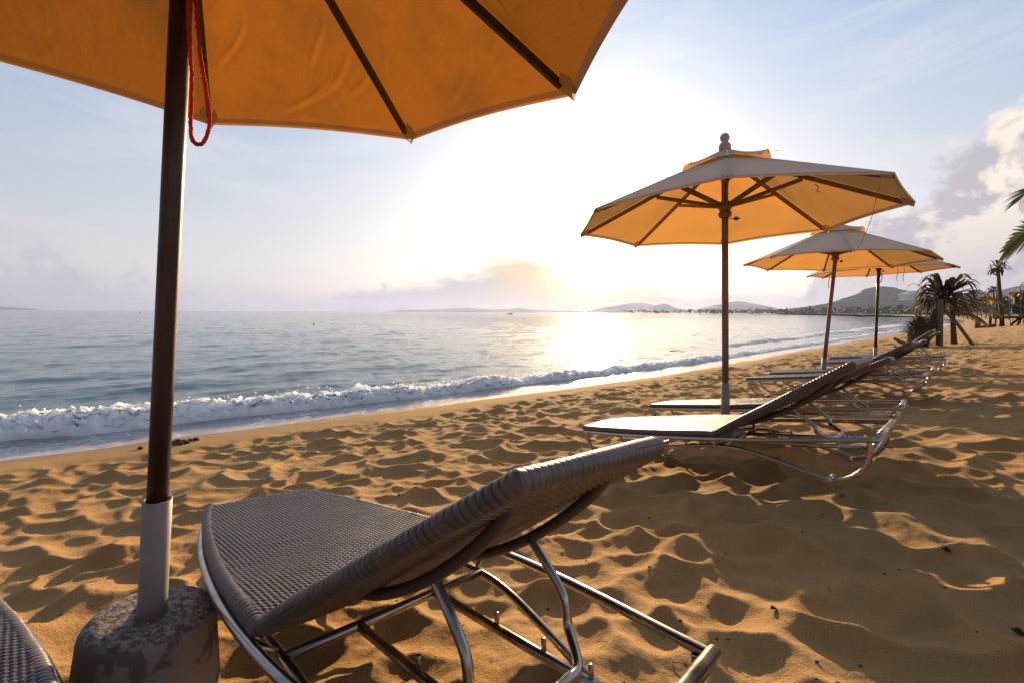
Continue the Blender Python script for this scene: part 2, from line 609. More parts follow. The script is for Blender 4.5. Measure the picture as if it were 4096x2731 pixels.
def canvas(name, top, under, through, tr=0.45, dirt=0.30):
    m, t, b = material(name)
    geo = t.new('ShaderNodeNewGeometry')
    oc = objc(t)
    st = t.noise(oc, 2.6, 5, 0.6); fine = t.noise(oc, 60, 3, 0.6)
    wrk = t.noise(t.vmath('MULTIPLY', oc, (1.0, 3.2, 1.0)), 5.0, 3, 0.5, 1.2)
    c = t.mix(geo.outputs['Backfacing'], top, under)  # underside colour carries the warm light passing through and bounced from the sand
    c = t.mix(t.ramp(st, 0.45, 0.75, 0.0, dirt), c, tuple(q * 0.62 for q in top))
    c = t.mix(t.ramp(fine, 0.55, 0.75, 0.0, 0.12), c, (0.25, 0.2, 0.15))
    t.set(b.inputs['Base Color'], c)
    b.inputs['Roughness'].default_value = 0.9
    b.inputs['Specular IOR Level'].default_value = 0.15
    trn = t.new('ShaderNodeBsdfTranslucent')
    thr = t.mix(t.ramp(st, 0.46, 0.74, 0.0, dirt), through, tuple(q * 0.5 for q in through))
    t.set(trn.inputs['Color'], t.mix(geo.outputs['Backfacing'], (0.95, 0.88, 0.78), thr))  # orange glow from below and brightened top are put in per side
    mx = t.new('ShaderNodeMixShader')
    mx.inputs[0].default_value = tr
    t.link(b.outputs[0], mx.inputs[1]); t.link(trn.outputs[0], mx.inputs[2])
    t.link(mx.outputs[0], t.n['Material Output'].inputs[0])
    x = bump(t, None, wrk, 0.10, 0.02)
    x = bump(t, b, fine, 0.10, 0.002, x)
    t.link(x, trn.inputs['Normal'])
    return m


M_CANVAS = canvas('cream_canvas', (0.80, 0.765, 0.70), (0.52, 0.33, 0.13), (0.78, 0.37, 0.09), 0.48)
M_CANVAS_DIM = canvas('stained_dimmed_canvas', (0.60, 0.54, 0.45), (0.34, 0.17, 0.045), (0.50, 0.165, 0.018), 0.38, 0.65)  # real stains; base tones also darkened to carry vignette and shade on this canopy
M_HEM = canvas('hem_canvas', (0.58, 0.52, 0.44), (0.36, 0.22, 0.10), (0.25, 0.10, 0.02), 0.25)
M_POCKET = canvas('pocket_canvas', (0.50, 0.40, 0.27), (0.42, 0.25, 0.10), (0.30, 0.18, 0.07), 0.35)


def wood(name, a, bcol, rough=0.5, zs=0.12):
    m, t, b = material(name)
    v = t.vmath('MULTIPLY', objc(t), (1.0, 1.0, zs))
    n = t.noise(v, 60, 5, 0.6, 0.5); n2 = t.noise(objc(t), 5, 3)
    c = t.mix(t.ramp(n, 0.3, 0.72), a, bcol)
    c = t.mix(t.ramp(n2, 0.5, 0.8, 0, 0.4), c, tuple(q * 0.5 for q in a))
    t.set(b.inputs['Base Color'], c)
    t.set(b.inputs['Roughness'], t.ramp(n2, 0.3, 0.7, rough - 0.08, rough + 0.15))
    bump(t, b, n, 0.25, 0.003)
    return m


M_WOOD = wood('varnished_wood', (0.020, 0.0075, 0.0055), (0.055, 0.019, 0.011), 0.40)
M_WOOD2 = wood('flare_lit_wood', (0.20, 0.115, 0.09), (0.30, 0.185, 0.15), 0.6)  # wood lightened and greyed, lens flare put into the colour
M_FINIAL = wood('flare_tinted_finial', (0.45, 0.33, 0.32), (0.55, 0.42, 0.40), 0.6)  # pale pink is the sun's flare painted into the finial colour
M_GREYWOOD = wood('weathered_wood', (0.10, 0.075, 0.06), (0.18, 0.14, 0.115), 0.8)
M_DRIFT = wood('driftwood', (0.035, 0.024, 0.018), (0.085, 0.06, 0.045), 0.85, 0.4)

M_SLEEVE, t, b = material('flaking_sleeve_paint')
oc = objc(t)
n = t.noise(oc, 9, 5, 0.65); n2 = t.noise(oc, 30, 4, 0.6)
c = t.mix(t.ramp(n, 0.35, 0.65), (0.27, 0.242, 0.238), (0.335, 0.305, 0.298))
c = t.mix(t.ramp(n, 0.655, 0.668), c, (0.50, 0.34, 0.07))
c = t.mix(t.ramp(n, 0.690, 0.70), c, (0.55, 0.52, 0.50))
c = t.mix(t.ramp(n2, 0.62, 0.72, 0, 0.5), c, (0.20, 0.17, 0.16))
t.set(b.inputs['Base Color'], c)
b.inputs['Roughness'].default_value = 0.55
bump(t, b, t.ramp(n, 0.64, 0.66), 0.5, 0.002)

M_CONC, t, b = material('flaking_concrete')
oc = objc(t)
n = t.noise(oc, 5.5, 6, 0.62); n2 = t.noise(oc, 34, 5, 0.7); n3 = t.noise(oc, 120, 3, 0.6)
nz = t.new('ShaderNodeSeparateXYZ'); t.link(t.new('ShaderNodeNewGeometry').outputs['Normal'], nz.inputs[0])
up = t.ramp(nz.outputs[2], 0.55, 0.85)
side = t.mix(t.ramp(n, 0.47, 0.50), (0.15, 0.132, 0.123), (0.31, 0.268, 0.26))
topc = t.mix(t.ramp(t.noise(oc, 60, 6, 0.75, 0.6), 0.42, 0.60), (0.07, 0.062, 0.056), (0.33, 0.295, 0.28))
c = t.mix(up, side, topc)
c = t.mix(t.ramp(n3, 0.6, 0.75, 0, 0.5), c, (0.08, 0.07, 0.06))
t.set(b.inputs['Base Color'], c)
b.inputs['Roughness'].default_value = 0.85
x = bump(t, None, t.ramp(n, 0.47, 0.50), 0.5, 0.006)
x = bump(t, None, n2, 0.5, 0.012, x)
bump(t, b, n3, 0.3, 0.003, x)

M_STEEL, t, b = material('brushed_steel')
oc = objc(t)
n = t.noise(oc, 18, 5, 0.6); n2 = t.noise(oc, 120, 3)
b.inputs['Metallic'].default_value = 1.0
c = t.mix(t.ramp(n, 0.45, 0.75), (0.44, 0.41, 0.39), (0.34, 0.29, 0.25))
t.set(b.inputs['Base Color'], c)
t.set(b.inputs['Roughness'], t.ramp(n, 0.3, 0.7, 0.18, 0.32))

M_WICK, t, b = material('synthetic_wicker')
oc = objc(t)
n = t.noise(oc, 30, 4); n2 = t.noise(oc, 3, 3)
gap = attr(t, 'gap')
c = t.mix(t.ramp(n, 0.3, 0.7), (0.082, 0.068, 0.066), (0.130, 0.108, 0.104))
c = t.mix(t.ramp(n2, 0.45, 0.8, 0, 0.35), c, (0.14, 0.11, 0.09))
c = t.mix(gap, c, (0.008, 0.006, 0.005))
t.set(b.inputs['Base Color'], c)
b.inputs['Roughness'].default_value = 0.40
b.inputs['Specular IOR Level'].default_value = 0.5
bump(t, b, n, 0.1, 0.001)

M_WRAP, t, b = material('wicker_wrapping')
oc = objc(t)
b.inputs['Base Color'].default_value = (0.085, 0.062, 0.052, 1)
b.inputs['Roughness'].default_value = 0.45
wvn = t.new('ShaderNodeTexWave', bands_direction='X'); t.link(oc, wvn.inputs[0]); wvn.inputs['Scale'].default_value = 38
bump(t, b, wvn.outputs[1], 0.35, 0.002)


def plain(name, col, rough=0.7, col2=None, scale=8.0, bmp=0.0, bd=0.01, trans=0.0):
    m, t, b = material(name)
    n = t.noise(objc(t), scale, 4)
    t.set(b.inputs['Base Color'], t.mix(t.ramp(n, 0.3, 0.7), col, col2 or tuple(q * 0.65 for q in col)))
    b.inputs['Roughness'].default_value = rough
    if bmp:
        bump(t, b, n, bmp, bd)
    if trans:
        tr = t.new('ShaderNodeBsdfTranslucent'); tr.inputs[0].default_value = (*(min(1, q * 1.6) for q in col), 1)
        mx = t.new('ShaderNodeMixShader'); mx.inputs[0].default_value = trans
        t.link(b.outputs[0], mx.inputs[1]); t.link(tr.outputs[0], mx.inputs[2]); t.link(mx.outputs[0], t.n['Material Output'].inputs[0])
    return m


M_CORD = plain('red_cord', (0.62, 0.035, 0.025), 0.85, scale=160, bmp=0.6, bd=0.003, trans=0.2)
M_STRING = plain('pale_string', (0.55, 0.48, 0.38), 0.9)
M_DEADLEAF = plain('dead_leaf', (0.085, 0.045, 0.026), 0.8, (0.045, 0.024, 0.016), 6, trans=0.15)
M_FIBRE = plain('dry_fibre', (0.13, 0.072, 0.038), 0.9, (0.06, 0.032, 0.018), 20)
M_BARK = plain('palm_bark', (0.11, 0.075, 0.05), 0.9, (0.05, 0.034, 0.024), 14, 0.6, 0.03)
M_FROND = plain('palm_frond', (0.065, 0.085, 0.022), 0.5, (0.035, 0.05, 0.014), 3, trans=0.25)
M_DRYFROND = plain('drying_frond', (0.16, 0.13, 0.05), 0.7, (0.08, 0.065, 0.025), 3, trans=0.2)
M_LEAF = plain('tree_leaf', (0.045, 0.065, 0.022), 0.6, (0.022, 0.036, 0.012), 0.6, trans=0.2)
M_HILL = plain('wooded_hill', (0.050, 0.060, 0.035), 0.95, (0.028, 0.036, 0.022), 0.05, 0.8, 6.0)
M_LAND = plain('far_land', (0.42, 0.34, 0.23), 0.95, (0.30, 0.25, 0.16), 0.02)
M_BITS = plain('dark_debris', (0.045, 0.028, 0.018), 0.9, (0.02, 0.013, 0.01), 40)
M_YELLOW = plain('yellow_cloth', (0.55, 0.32, 0.03), 0.8, trans=0.3)
M_BLUE = plain('blue_cloth', (0.03, 0.09, 0.28), 0.8, trans=0.3)
M_RED = plain('red_cloth', (0.30, 0.04, 0.03), 0.8, trans=0.3)
M_WHITE = plain('white_paint', (0.72, 0.70, 0.66), 0.6)
M_ROOF = plain('pale_roof', (0.52, 0.48, 0.45), 0.6, (0.40, 0.36, 0.33))
M_HULL = plain('boat_hull', (0.10, 0.09, 0.085), 0.5, (0.05, 0.05, 0.05), 2)
M_ROCK = plain('rock', (0.09, 0.075, 0.065), 0.9, (0.05, 0.04, 0.035), 9, 0.6, 0.03)

# ------------------------------------------------------------------ the beach
def polar(r0, r1, dr, fine=0.0036, half=1.30, coarse=0.035):
    nr = int(math.log(r1 / r0) / dr)
    rr = r0 * np.exp(np.arange(nr + 1) * (math.log(r1 / r0) / nr))
    a = np.concatenate([np.arange(-math.pi, -half, coarse), np.arange(-half, half, fine), np.arange(half, math.pi, coarse)])
    Rg, A = np.meshgrid(rr, a, indexing='ij')
    return Rg * np.sin(A), Rg * np.cos(A), len(rr), len(a)


X, Y, nr, nc = polar(0.30, 900.0, 0.0041, 0.0034)
Z = ground(X, Y)
t_, d_ = shore(X, Y)
co = np.stack([X, Y, Z], -1).reshape(-1, 3)
q = grid_quads(nr, nc, True)
dq = d_.ravel()[q].max(1)
keep = dq > -3.0
co, q, (ds,) = prune(co, q, keep, (d_.ravel(),))
q = q[:, ::-1]
me = fast_mesh('sand', co, q)
a = me.attributes.new('shore', 'FLOAT', 'POINT'); a.data.foreach_set('value', ds.astype(np.float32))
tag(link('beach_sand', me, M_SAND), kind='structure')
# ------------------------------------------------------------------ the sea
X, Y, nr, nc = polar(3.0, 9000.0, 0.0095, 0.0042, 1.25, 0.05)
t_, d_ = shore(X, Y)
r_ = np.hypot(X, Y)
am = sstep(d_, -0.5, -2.6) * sstep(r_, 260, 25)
Z = ZSEA + am * (0.030 * np.sin(d_ * 2.1 + 1.7 * fbm(t_ * 0.25, d_ * 0.25, 2, 5)) * (0.35 + fbm(t_ * 0.3, d_ * 0.15, 2, 8) + 0.3)
                 + 0.042 * fbm(t_ * 0.9, d_ * 2.2, 4, 21) + 0.030 * fbm(t_ * 2.2, d_ * 5.0, 3, 27) + 0.05 * fbm(t_ * 0.22, d_ * 0.7, 2, 31))
co = np.stack([X, Y, Z], -1).reshape(-1, 3)
q = grid_quads(nr, nc, True)
rq = r_.ravel()[q].max(1)
keep = (d_.ravel()[q].min(1) < 0.6) | (rq > 620)
co, q, (ds,) = prune(co, q, keep, (np.where(r_ > 620, -100, d_).ravel(),))
me = fast_mesh('sea', co, q[:, ::-1])
a = me.attributes.new('shore', 'FLOAT', 'POINT'); a.data.foreach_set('value', np.clip(ds, -100, 10).astype(np.float32))
tag(link('sea', me, M_SEA), kind='structure')

# ------------------------------------------------------------------ breaking waves: rolls of foam along the shore
def surf(name, ts, dfun, hfun, width, seed, foamy=1.0, nd=90):
    ts = np.asarray(ts)
    w_ = np.linspace(-1.0, 1.0, nd)
    T_, W_ = np.meshgrid(ts, w_, indexing='ij')
    dc = dfun(T_) + 0.16 * fbm(T_ * 0.9, T_ * 0 + seed, 3, seed)
    h = hfun(T_) * (0.9 + 0.55 * fbm(T_ * 0.9, T_ * 0 + 3.3, 3, seed + 5))
    wd = width(T_)
    # profile: shoreward side steep, seaward long
    d = dc + np.where(W_ > 0, W_ * wd * 0.62, W_ * wd * 1.5)
    prof = np.where(W_ > 0, (1 - W_) ** 0.85 * (1 + 0.5 * W_), np.exp(-(W_ * 2.0) ** 2) - math.exp(-4.0) * (-W_))
    bil = 0; am = 1.0
    for i, fq in enumerate((4.5, 11.0, 24.0, 46.0)):
        bil = bil + am * (np.abs(fbm(T_ * fq, d * fq * 1.2, 2, seed + 30 + i)) * 2.2) ** 0.62
        am *= 0.66
    bil = bil - 1.15
    fo = sstep(W_, -0.34, -0.06) * sstep(W_, 1.02, 0.93) * foamy
    sc = sstep(np.abs(W_), 1.0, 0.72)
    z = ZSEA - 0.012 + h * prof * 0.72 + fo * bil * (0.04 + 0.15 * h) * sc * np.clip(h / 0.2, 0, 1)
    d = d + fo * 0.10 * fbm(T_ * 8, W_ * 6, 3, seed + 60) * np.clip(h / 0.2, 0, 1)
    x, y = from_shore(T_, d)
    co = np.stack([x, y, z], -1).reshape(-1, 3)
    me = fast_mesh(name, co, grid_quads(len(ts), nd)[:, ::-1])
    a = me.attributes.new('foam', 'FLOAT', 'POINT'); a.data.foreach_set('value', fo.ravel().astype(np.float32))
    # flung drops
    return me


tt = [-14.0]
while tt[-1] < 95:
    x_, y_ = from_shore(tt[-1], -1.0)
    tt.append(tt[-1] + max(0.012, 0.0035 * math.hypot(x_, y_)))
tt = np.array(tt)
me = surf('surf', tt, lambda s: np.interp(s, [-10, -1, 4, 10, 20, 40, 100], [-1.42, -1.38, -0.95, -1.0, -0.95, -0.9, -1.0]),
          lambda s: np.interp(s, [-10, -1, 3.5, 7, 11, 16, 25, 40, 100], [0.34, 0.31, 0.26, 0.18, 0.18, 0.13, 0.10, 0.10, 0.10]),
          lambda s: np.interp(s, [-10, 0, 4, 10, 20, 100], [0.68, 0.66, 0.5, 0.5, 0.6, 1.0]), 300)
me.materials.append(M_FOAM)
mb = MB()
rr = random.Random(5)
for i in range(900):
    s_ = rr.uniform(-8, 9); dcr = float(np.interp(s_, [-10, -1, 4, 10], [-1.42, -1.38, -0.95, -1.0]))
    d0 = dcr + rr.gauss(0.08, 0.16)
    x_, y_ = from_shore(s_, d0)
    mb.blob((float(x_), float(y_), ZSEA + 0.10 + abs(rr.gauss(0, 0.09))), rr.uniform(0.004, 0.012), 5, 4, 0.3, i)
dm = mb.mesh('drops')
so = link('surf_foam', me)
tag(so, 'white breaking wave rolling onto the beach along the shore', 'surf', kind='stuff')
dm.materials.append(M_FOAM)
a = dm.attributes.new('foam', 'FLOAT', 'POINT'); a.data.foreach_set('value', np.ones(len(dm.vertices), np.float32))
do = link('spray', dm); do.parent = so
do['kind'] = 'stuff'
ts2 = tt[(tt > 17) & (tt < 80)]
me = surf('swell', ts2, lambda s: -2.9 - 0.03 * (s - 17), lambda s: 0.13 * sstep(s, 17, 24) * (0.6 + 0.8 * np.abs(np.sin(s * 0.19))),
          lambda s: 0.5 + 0.02 * (s - 17), 700, 0.55, 40)
me.materials.append(M_FOAM)
tag(link('surf_foam', me), 'low second wave with broken foam behind the first, near the umbrella poles', 'surf', kind='stuff')

# ------------------------------------------------------------------ umbrellas
RIM = 1.255
APEX = 0.555
NR = 8


def rib_pt(k, r, dz=0.0):
    a = k * 2 * math.pi / NR
    return Vector((r * math.cos(a), r * math.sin(a), APEX * (1 - r / RIM) + dz))


def canopy_mesh(seed, na=18, nrd=30, creases=()):
    mb = MB()
    rng_ = random.Random(seed)
    for k in range(NR):
        a0 = k * 2 * math.pi / NR; a1 = (k + 1) * 2 * math.pi / NR
        rows = []
        for i in range(nrd + 1):
            f = i / nrd
            r = 0.09 + (RIM - 0.09) * f
            row = []
            p0 = Vector((r * math.cos(a0), r * math.sin(a0))); p1 = Vector((r * math.cos(a1), r * math.sin(a1)))
            for j in range(na + 1):
                s = j / na
                p = p0.lerp(p1, s)
                bow = math.sin(math.pi * s)
                p = p * (1 - 0.013 * bow * f * f)
                z = APEX * (1 - r / RIM) + 0.016
                z += -0.014 * bow * math.sin(math.pi * min(1, f * 1.05)) + 0.012 * bow * f * f
                # creases that run out of the corners
                cr = math.sin(9 * s + 16 * f + k * 1.7 + seed) * math.exp(-((s - 0.18) * 6) ** 2) * 0.0030
                cr += math.sin(-13 * s + 21 * f + k * 2.3) * math.exp(-((s - 0.80) * 5) ** 2) * 0.0025
                z += cr * math.sin(math.pi * min(1, 1.0 * f)) * bow
                for (ck, s0, f0, s1, f1, amp, bend) in creases:
                    if ck != k:
                        continue
                    # soft fold along a slightly bent line
                    dx, dy = s1 - s0, (f1 - f0)
                    l2 = dx * dx + dy * dy
                    tt_ = ((s - s0) * dx + (f - f0) * dy) / l2
                    if -0.05 < tt_ < 1.05:
                        nn = ((s - s0) * -dy + (f - f0) * dx) / math.sqrt(l2) - bend * math.sin(math.pi * tt_)
                        tap = max(0.0, math.sin(math.pi * min(1, max(0, tt_)))) ** 0.5
                        z += amp * tap * (math.exp(-(nn / 0.009) ** 2) - 0.5 * math.exp(-((nn - 0.02) / 0.014) ** 2))
                row.append((p.x, p.y, z))
            rows.append(row)
        # hem folded down
        row = []
        for j in range(na + 1):
            p = Vector(rows[-1][j])
            row.append((p.x * 0.998, p.y * 0.998, p.z - 0.014))
        rows.append(row)
        mb.sheet(rows)
    me = mb.mesh('canopy')
    bmw = __import__('bmesh').new(); bmw.from_mesh(me)
    __import__('bmesh').ops.remove_doubles(bmw, verts=bmw.verts, dist=0.0008)
    me_flip = __import__('bmesh').ops.reverse_faces(bmw, faces=bmw.faces)
    bmw.to_mesh(me); bmw.free()
    me.set_sharp_from_angle(angle=R(60))
    return me


def cap_mesh(ruf, seed):
    mb = MB()
    n = 8 * 16
    rows = []
    rn = random.Random(seed)
    ph = [0.45, 1.6, 0.5, 0.4, 0.3, 0.5, 1.1, 0.3, 0.3]
    for i in range(13):
        f = i / 12
        row = []
        for j in range(n + 1):
            a = 2 * math.pi * j / n
            s = (j % 16) / 16; k = (j // 16) % 8
            r = 0.018 + 0.335 * f
            ch = math.cos(math.pi / 8) / math.cos((s - 0.5) * math.pi / 4)
            lift = ruf * ph[k] * max(0.0, math.sin(math.pi * s)) ** 1.3 * f ** 2.2
            z = APEX + 0.036 - (APEX / RIM) * r + 0.02 * (1 - f) + lift
            rr_ = r * ch * (1 + 0.03 * lift / max(ruf, 1e-4) * 0.3)
            row.append((rr_ * math.cos(a), rr_ * math.sin(a), z))
        rows.append(row)
    mb.sheet([r[::-1] for r in rows])
    return mb.mesh('vent_cap')


CANOPY = canopy_mesh(1)


def hem_mesh():
    """double-stitched band along the rim, just under the cloth"""
    mb = MB(); na = 18
    for k in range(NR):
        rows = []
        for i in range(4):
            f = 1.0 - 0.024 * i / 3
            r = 0.09 + (RIM - 0.09) * f
            row = []
            for j in range(na + 1):
                s = j / na; bow = math.sin(math.pi * s)
                a0 = k * 2 * math.pi / NR; a1 = (k + 1) * 2 * math.pi / NR
                p = Vector((r * math.cos(a0), r * math.sin(a0))).lerp(Vector((r * math.cos(a1), r * math.sin(a1))), s) * (1 - 0.013 * bow * f * f)
                z = APEX * (1 - r / RIM) + 0.016 - 0.014 * bow * math.sin(math.pi * min(1, f * 1.05)) + 0.012 * bow * f * f - 0.0035
                row.append((p.x, p.y, z))
            rows.append(row)
        mb.sheet(rows[::-1])
    return mb.mesh('hem')


HEM = hem_mesh()
CANOPY_NEAR = canopy_mesh(2, 84, 110, tuple((k_, a_, b_, c_, d_, 0.0045, e_) for k_ in (6, 7, 5) for a_, b_, c_, d_, e_ in (
    (0.10, 0.62, 0.46, 0.86, 0.015), (0.16, 0.52, 0.40, 0.70, -0.01), (0.30, 0.74, 0.62, 0.92, 0.012), (0.05, 0.70, 0.22, 0.80, 0.01), (0.72, 0.55, 0.93, 0.72, 0.01))))
MESH = {}


def once(key, fn):
    if key not in MESH:
        MESH[key] = fn()
    return MESH[key]


def part(name, me, mat, parent, loc=None):
    o = bpy.data.objects.new(name, me)
    COL.objects.link(o)
    if mat is not None and not len(me.materials):
        me.materials.append(mat)
    o.parent = parent
    if loc is not None:
        o.location = loc
    return o


def umbrella(base, centre, rot, label, wood_mat, finial=True, tilt=(0, 0), cloth=None, pr=0.0265):
    """base: where the pole leaves the sand; centre: middle of the rim"""
    base = Vector(base); centre = Vector(centre)
    ax = (centre - base)
    H = ax.length
    e = empty('beach_umbrella', base)
    qt = Vector((0, 0, 1)).rotation_difference(ax.normalized())
    e.rotation_mode = 'QUATERNION'
    e.rotation_quaternion = qt
    # the canopy sits a little askew on its pole
    qc = qt.inverted() @ Vector((0, 0, 1)).rotation_difference(Vector((-tilt[0], -tilt[1], 1)).normalized()) @ Quaternion((0, 0, 1), rot)

    def askew(o, k=0, extra=0.0):
        o.rotation_mode = 'QUATERNION'
        o.rotation_quaternion = qc @ Quaternion((0, 0, 1), k * math.pi / 4 + extra)
        return o

    tag(e, label, 'beach umbrella', 'cream beach umbrellas along the shore')
    off = Vector((0, 0, H))
    # base of cast concrete
    def conc():
        rn = random.Random(3)
        prof = [(0.166, -0.10), (0.164, 0.0), (0.157, 0.10), (0.149, 0.185), (0.145, 0.203), (0.136, 0.2145), (0.110, 0.2175), (0.07, 0.215), (0.03, 0.217)]
        return MB().lathe(prof, 40, wob=lambda a, z: 0.025 * math.sin(2 * a + 1) + 0.012 * math.sin(5 * a + 8 * z) + 0.006 * math.sin(11 * a - 15 * z)).mesh('concrete_base')
    part('concrete_base', once('conc', conc), M_CONC, e)
    part('sleeve', once('sleeve', lambda: MB().lathe([(0.0335, 0.205), (0.0335, 0.30), (0.033, 0.540), (0.0295, 0.541), (0.0295, 0.45)], 28).mesh('sleeve')), M_SLEEVE, e)
    top = H + APEX + 0.04
    MBp = MB().tube([(0, 0, 0.43), (0, 0, 0.9), (0, 0, 1.4), (0, 0, top)], [pr, pr, pr, pr - .0005], 20)
    MBp.build('pole', wood_mat, e)
    cn = askew(part('canopy', cloth or CANOPY, M_CANVAS_DIM if cloth else M_CANVAS, e, off))
    part('hem', HEM, M_HEM, cn)
    cp = askew(part('vent_cap', once('cap', lambda: cap_mesh(0.045, 4)), M_CANVAS, e, off))
    # ribs, struts and pockets
    for k in range(NR):
        def rib():
            m = MB()
            m.bar(rib_pt(0, 0.06, -0.012), rib_pt(0, RIM - 0.075, -0.012), 0.021, 0.032)
            return m.mesh('rib', False)
        r_ = part('rib', once(('rib', wood_mat.name), rib), wood_mat, e, off)
        askew(r_, k)
        def strut():
            m = MB()
            m.bar((0.045, 0.013, 0.135), (0.55, 0.013, APEX * (1 - 0.55 / RIM) - 0.035), 0.012, 0.026)
            m.bar((0.045, -0.013, 0.135), (0.55, -0.013, APEX * (1 - 0.55 / RIM) - 0.035), 0.012, 0.026)
            m.tube([(0.543, -0.025, APEX * (1 - 0.543 / RIM) - 0.028), (0.543, 0.025, APEX * (1 - 0.543 / RIM) - 0.028)], 0.005, 8)
            return m.mesh('strut', False)
        s_ = part('strut', once(('strut', wood_mat.name), strut), wood_mat, e, off)
        askew(s_, k)
        def pocket():
            m = MB()
            rows = []
            for i in range(7):
                f = i / 6
                r = RIM - 0.008 - 0.085 * f
                wd = 0.014 + 0.020 * math.sin(math.pi * min(1.0, f * 1.1) * 0.9)
                zz = APEX * (1 - r / RIM)
                rows.append([(r, wd, zz + 0.014), (r, wd * 0.6, zz - 0.014), (r, 0, zz - 0.026 + 0.004 * f), (r, -wd * 0.6, zz - 0.014), (r, -wd, zz + 0.014)])
            m.sheet(rows)
            return m.mesh('rib_pocket')
        p_ = part('rib_pocket', once('pocket', pocket), M_POCKET, e, off)
        askew(p_, k)
    # turned hub
    def hub():
        return MB().lathe([(0.030, 0.035), (0.040, 0.038), (0.048, 0.048), (0.052, 0.062), (0.050, 0.078), (0.041, 0.090), (0.040, 0.097), (0.050, 0.106), (0.052, 0.118), (0.055, 0.125), (0.055, 0.158), (0.047, 0.166), (0.034, 0.168)], 28).mesh('hub')
    askew(part('hub', once(('hub', wood_mat.name), hub), wood_mat, e, off))
    if finial:
        def fin():
            ball = [(0.038 * math.sin(a), 0.134 - 0.038 * math.cos(a)) for a in [0.72 + i * 0.216 for i in range(12)]]
            return MB().lathe([(0.046, 0.030), (0.049, 0.045), (0.046, 0.055), (0.049, 0.062), (0.047, 0.072), (0.038, 0.086), (0.028, 0.098)] + ball, 28).mesh('finial')
        part('finial', once(('fin', wood_mat.name), fin), M_FINIAL, e, off + Vector((0, 0, APEX)))
    def pin():
        m = MB()
        m.tube([(0.02, 0, 0.028), (0.075, 0, 0.028)], 0.003, 8)
        m.lathe([(0.004, -0.022), (0.013, -0.017), (0.017, 0), (0.012, 0.015), (0.005, 0.020), (0.004, 0.034)], 14, (0, 0, 0))
        me = m.mesh('locking_pin')
        # turn the knob on its side
        nv = len(me.vertices) - 6 * 14
        for i in range(nv, len(me.vertices)):
            c_ = me.vertices[i].co
            me.vertices[i].co = (0.095 + c_.z, c_.y, 0.028 - c_.x)
        return me
    pn = part('locking_pin', once(('pin', wood_mat.name), pin), M_WOOD, e, off)
    askew(pn, 0, -rot)
    # ties that hold the vent cap down
    for k in range(NR):
        def tie():
            m = MB()
            c0 = rib_pt(0, 0.36, 0.030)
            m.strip(catmull([c0 + Vector((-0.02, 0.004, 0.014)), c0 + Vector((0.02, 0.012, 0.030)), c0 + Vector((0.045, 0.0, 0.034)), c0 + Vector((0.065, -0.012, 0.0)), c0 + Vector((0.03, -0.004, -0.004))], 5), [0.008] * 21, (0, 1, 0.4))
            m.strip(catmull([c0 + Vector((0.03, 0, -0.004)), c0 + Vector((0.07, 0.016, 0.010)), c0 + Vector((0.115, 0.03, 0.0))], 5), [0.008] * 11, (0, 1, 0.4))
            return m.mesh('tie')
        t_ = part('tie', once('tie', tie), M_CANVAS, e, off)
        askew(t_, k)
    return e


def ub(cx, cy, lx):
    """point on the sand under a rim centre, for a pole leaning lx metres sideways"""
    return Vector((cx + lx, cy, gz(cx + lx, cy)))


U1C, U1R, U1T = (-0.832, 1.20, 2.002), 2.108, (-0.023, 0.031)
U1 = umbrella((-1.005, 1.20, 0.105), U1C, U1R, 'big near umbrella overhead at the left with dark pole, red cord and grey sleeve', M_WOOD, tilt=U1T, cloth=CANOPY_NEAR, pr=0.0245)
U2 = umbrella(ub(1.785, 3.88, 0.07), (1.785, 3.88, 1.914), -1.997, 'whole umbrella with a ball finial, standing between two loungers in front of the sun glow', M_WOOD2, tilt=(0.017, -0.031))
U3 = umbrella(ub(4.925, 7.01, -0.12), (4.925, 7.01, 1.923), -2.055, 'umbrella without finial, middle one of the receding row', M_WOOD2, False, (-0.020, -0.017))
U4 = umbrella(ub(7.56, 9.465, 0.03), (7.56, 9.465, 2.0), -2.074, 'farthest umbrella, partly hidden behind the others, nearest the dead palm', M_WOOD, False, (0.034, -0.020))

# red cord looped over the near pole
mb = MB()
dpt = 1.145
rn = random.Random(2)
left = [(768, -330), (757, -60), (752, 70), (760, 170), (766, 270), (767, 380), (763, 500), (766, 545), (778, 573), (795, 580), (812, 572), (828, 545), (837, 505), (838, 455), (828, 390), (815, 310), (802, 220), (793, 120), (787, 40), (777, -60), (770, -330)]
pts = catmull([at(px, py, dpt - 0.012 * math.sin(i * 0.9)) for i, (px, py) in enumerate(left)], 10)
pts = [p + Vector((rn.uniform(-1, 1), rn.uniform(-1, 1), rn.uniform(-1, 1))) * 0.0011 for p in pts]
mb.tube(pts, [0.0046 * rn.uniform(0.85, 1.15) for _ in pts], 10)
tag(mb.build('cord', M_CORD), 'red fuzzy cord hanging in a long loop beside the near dark pole', 'cord')

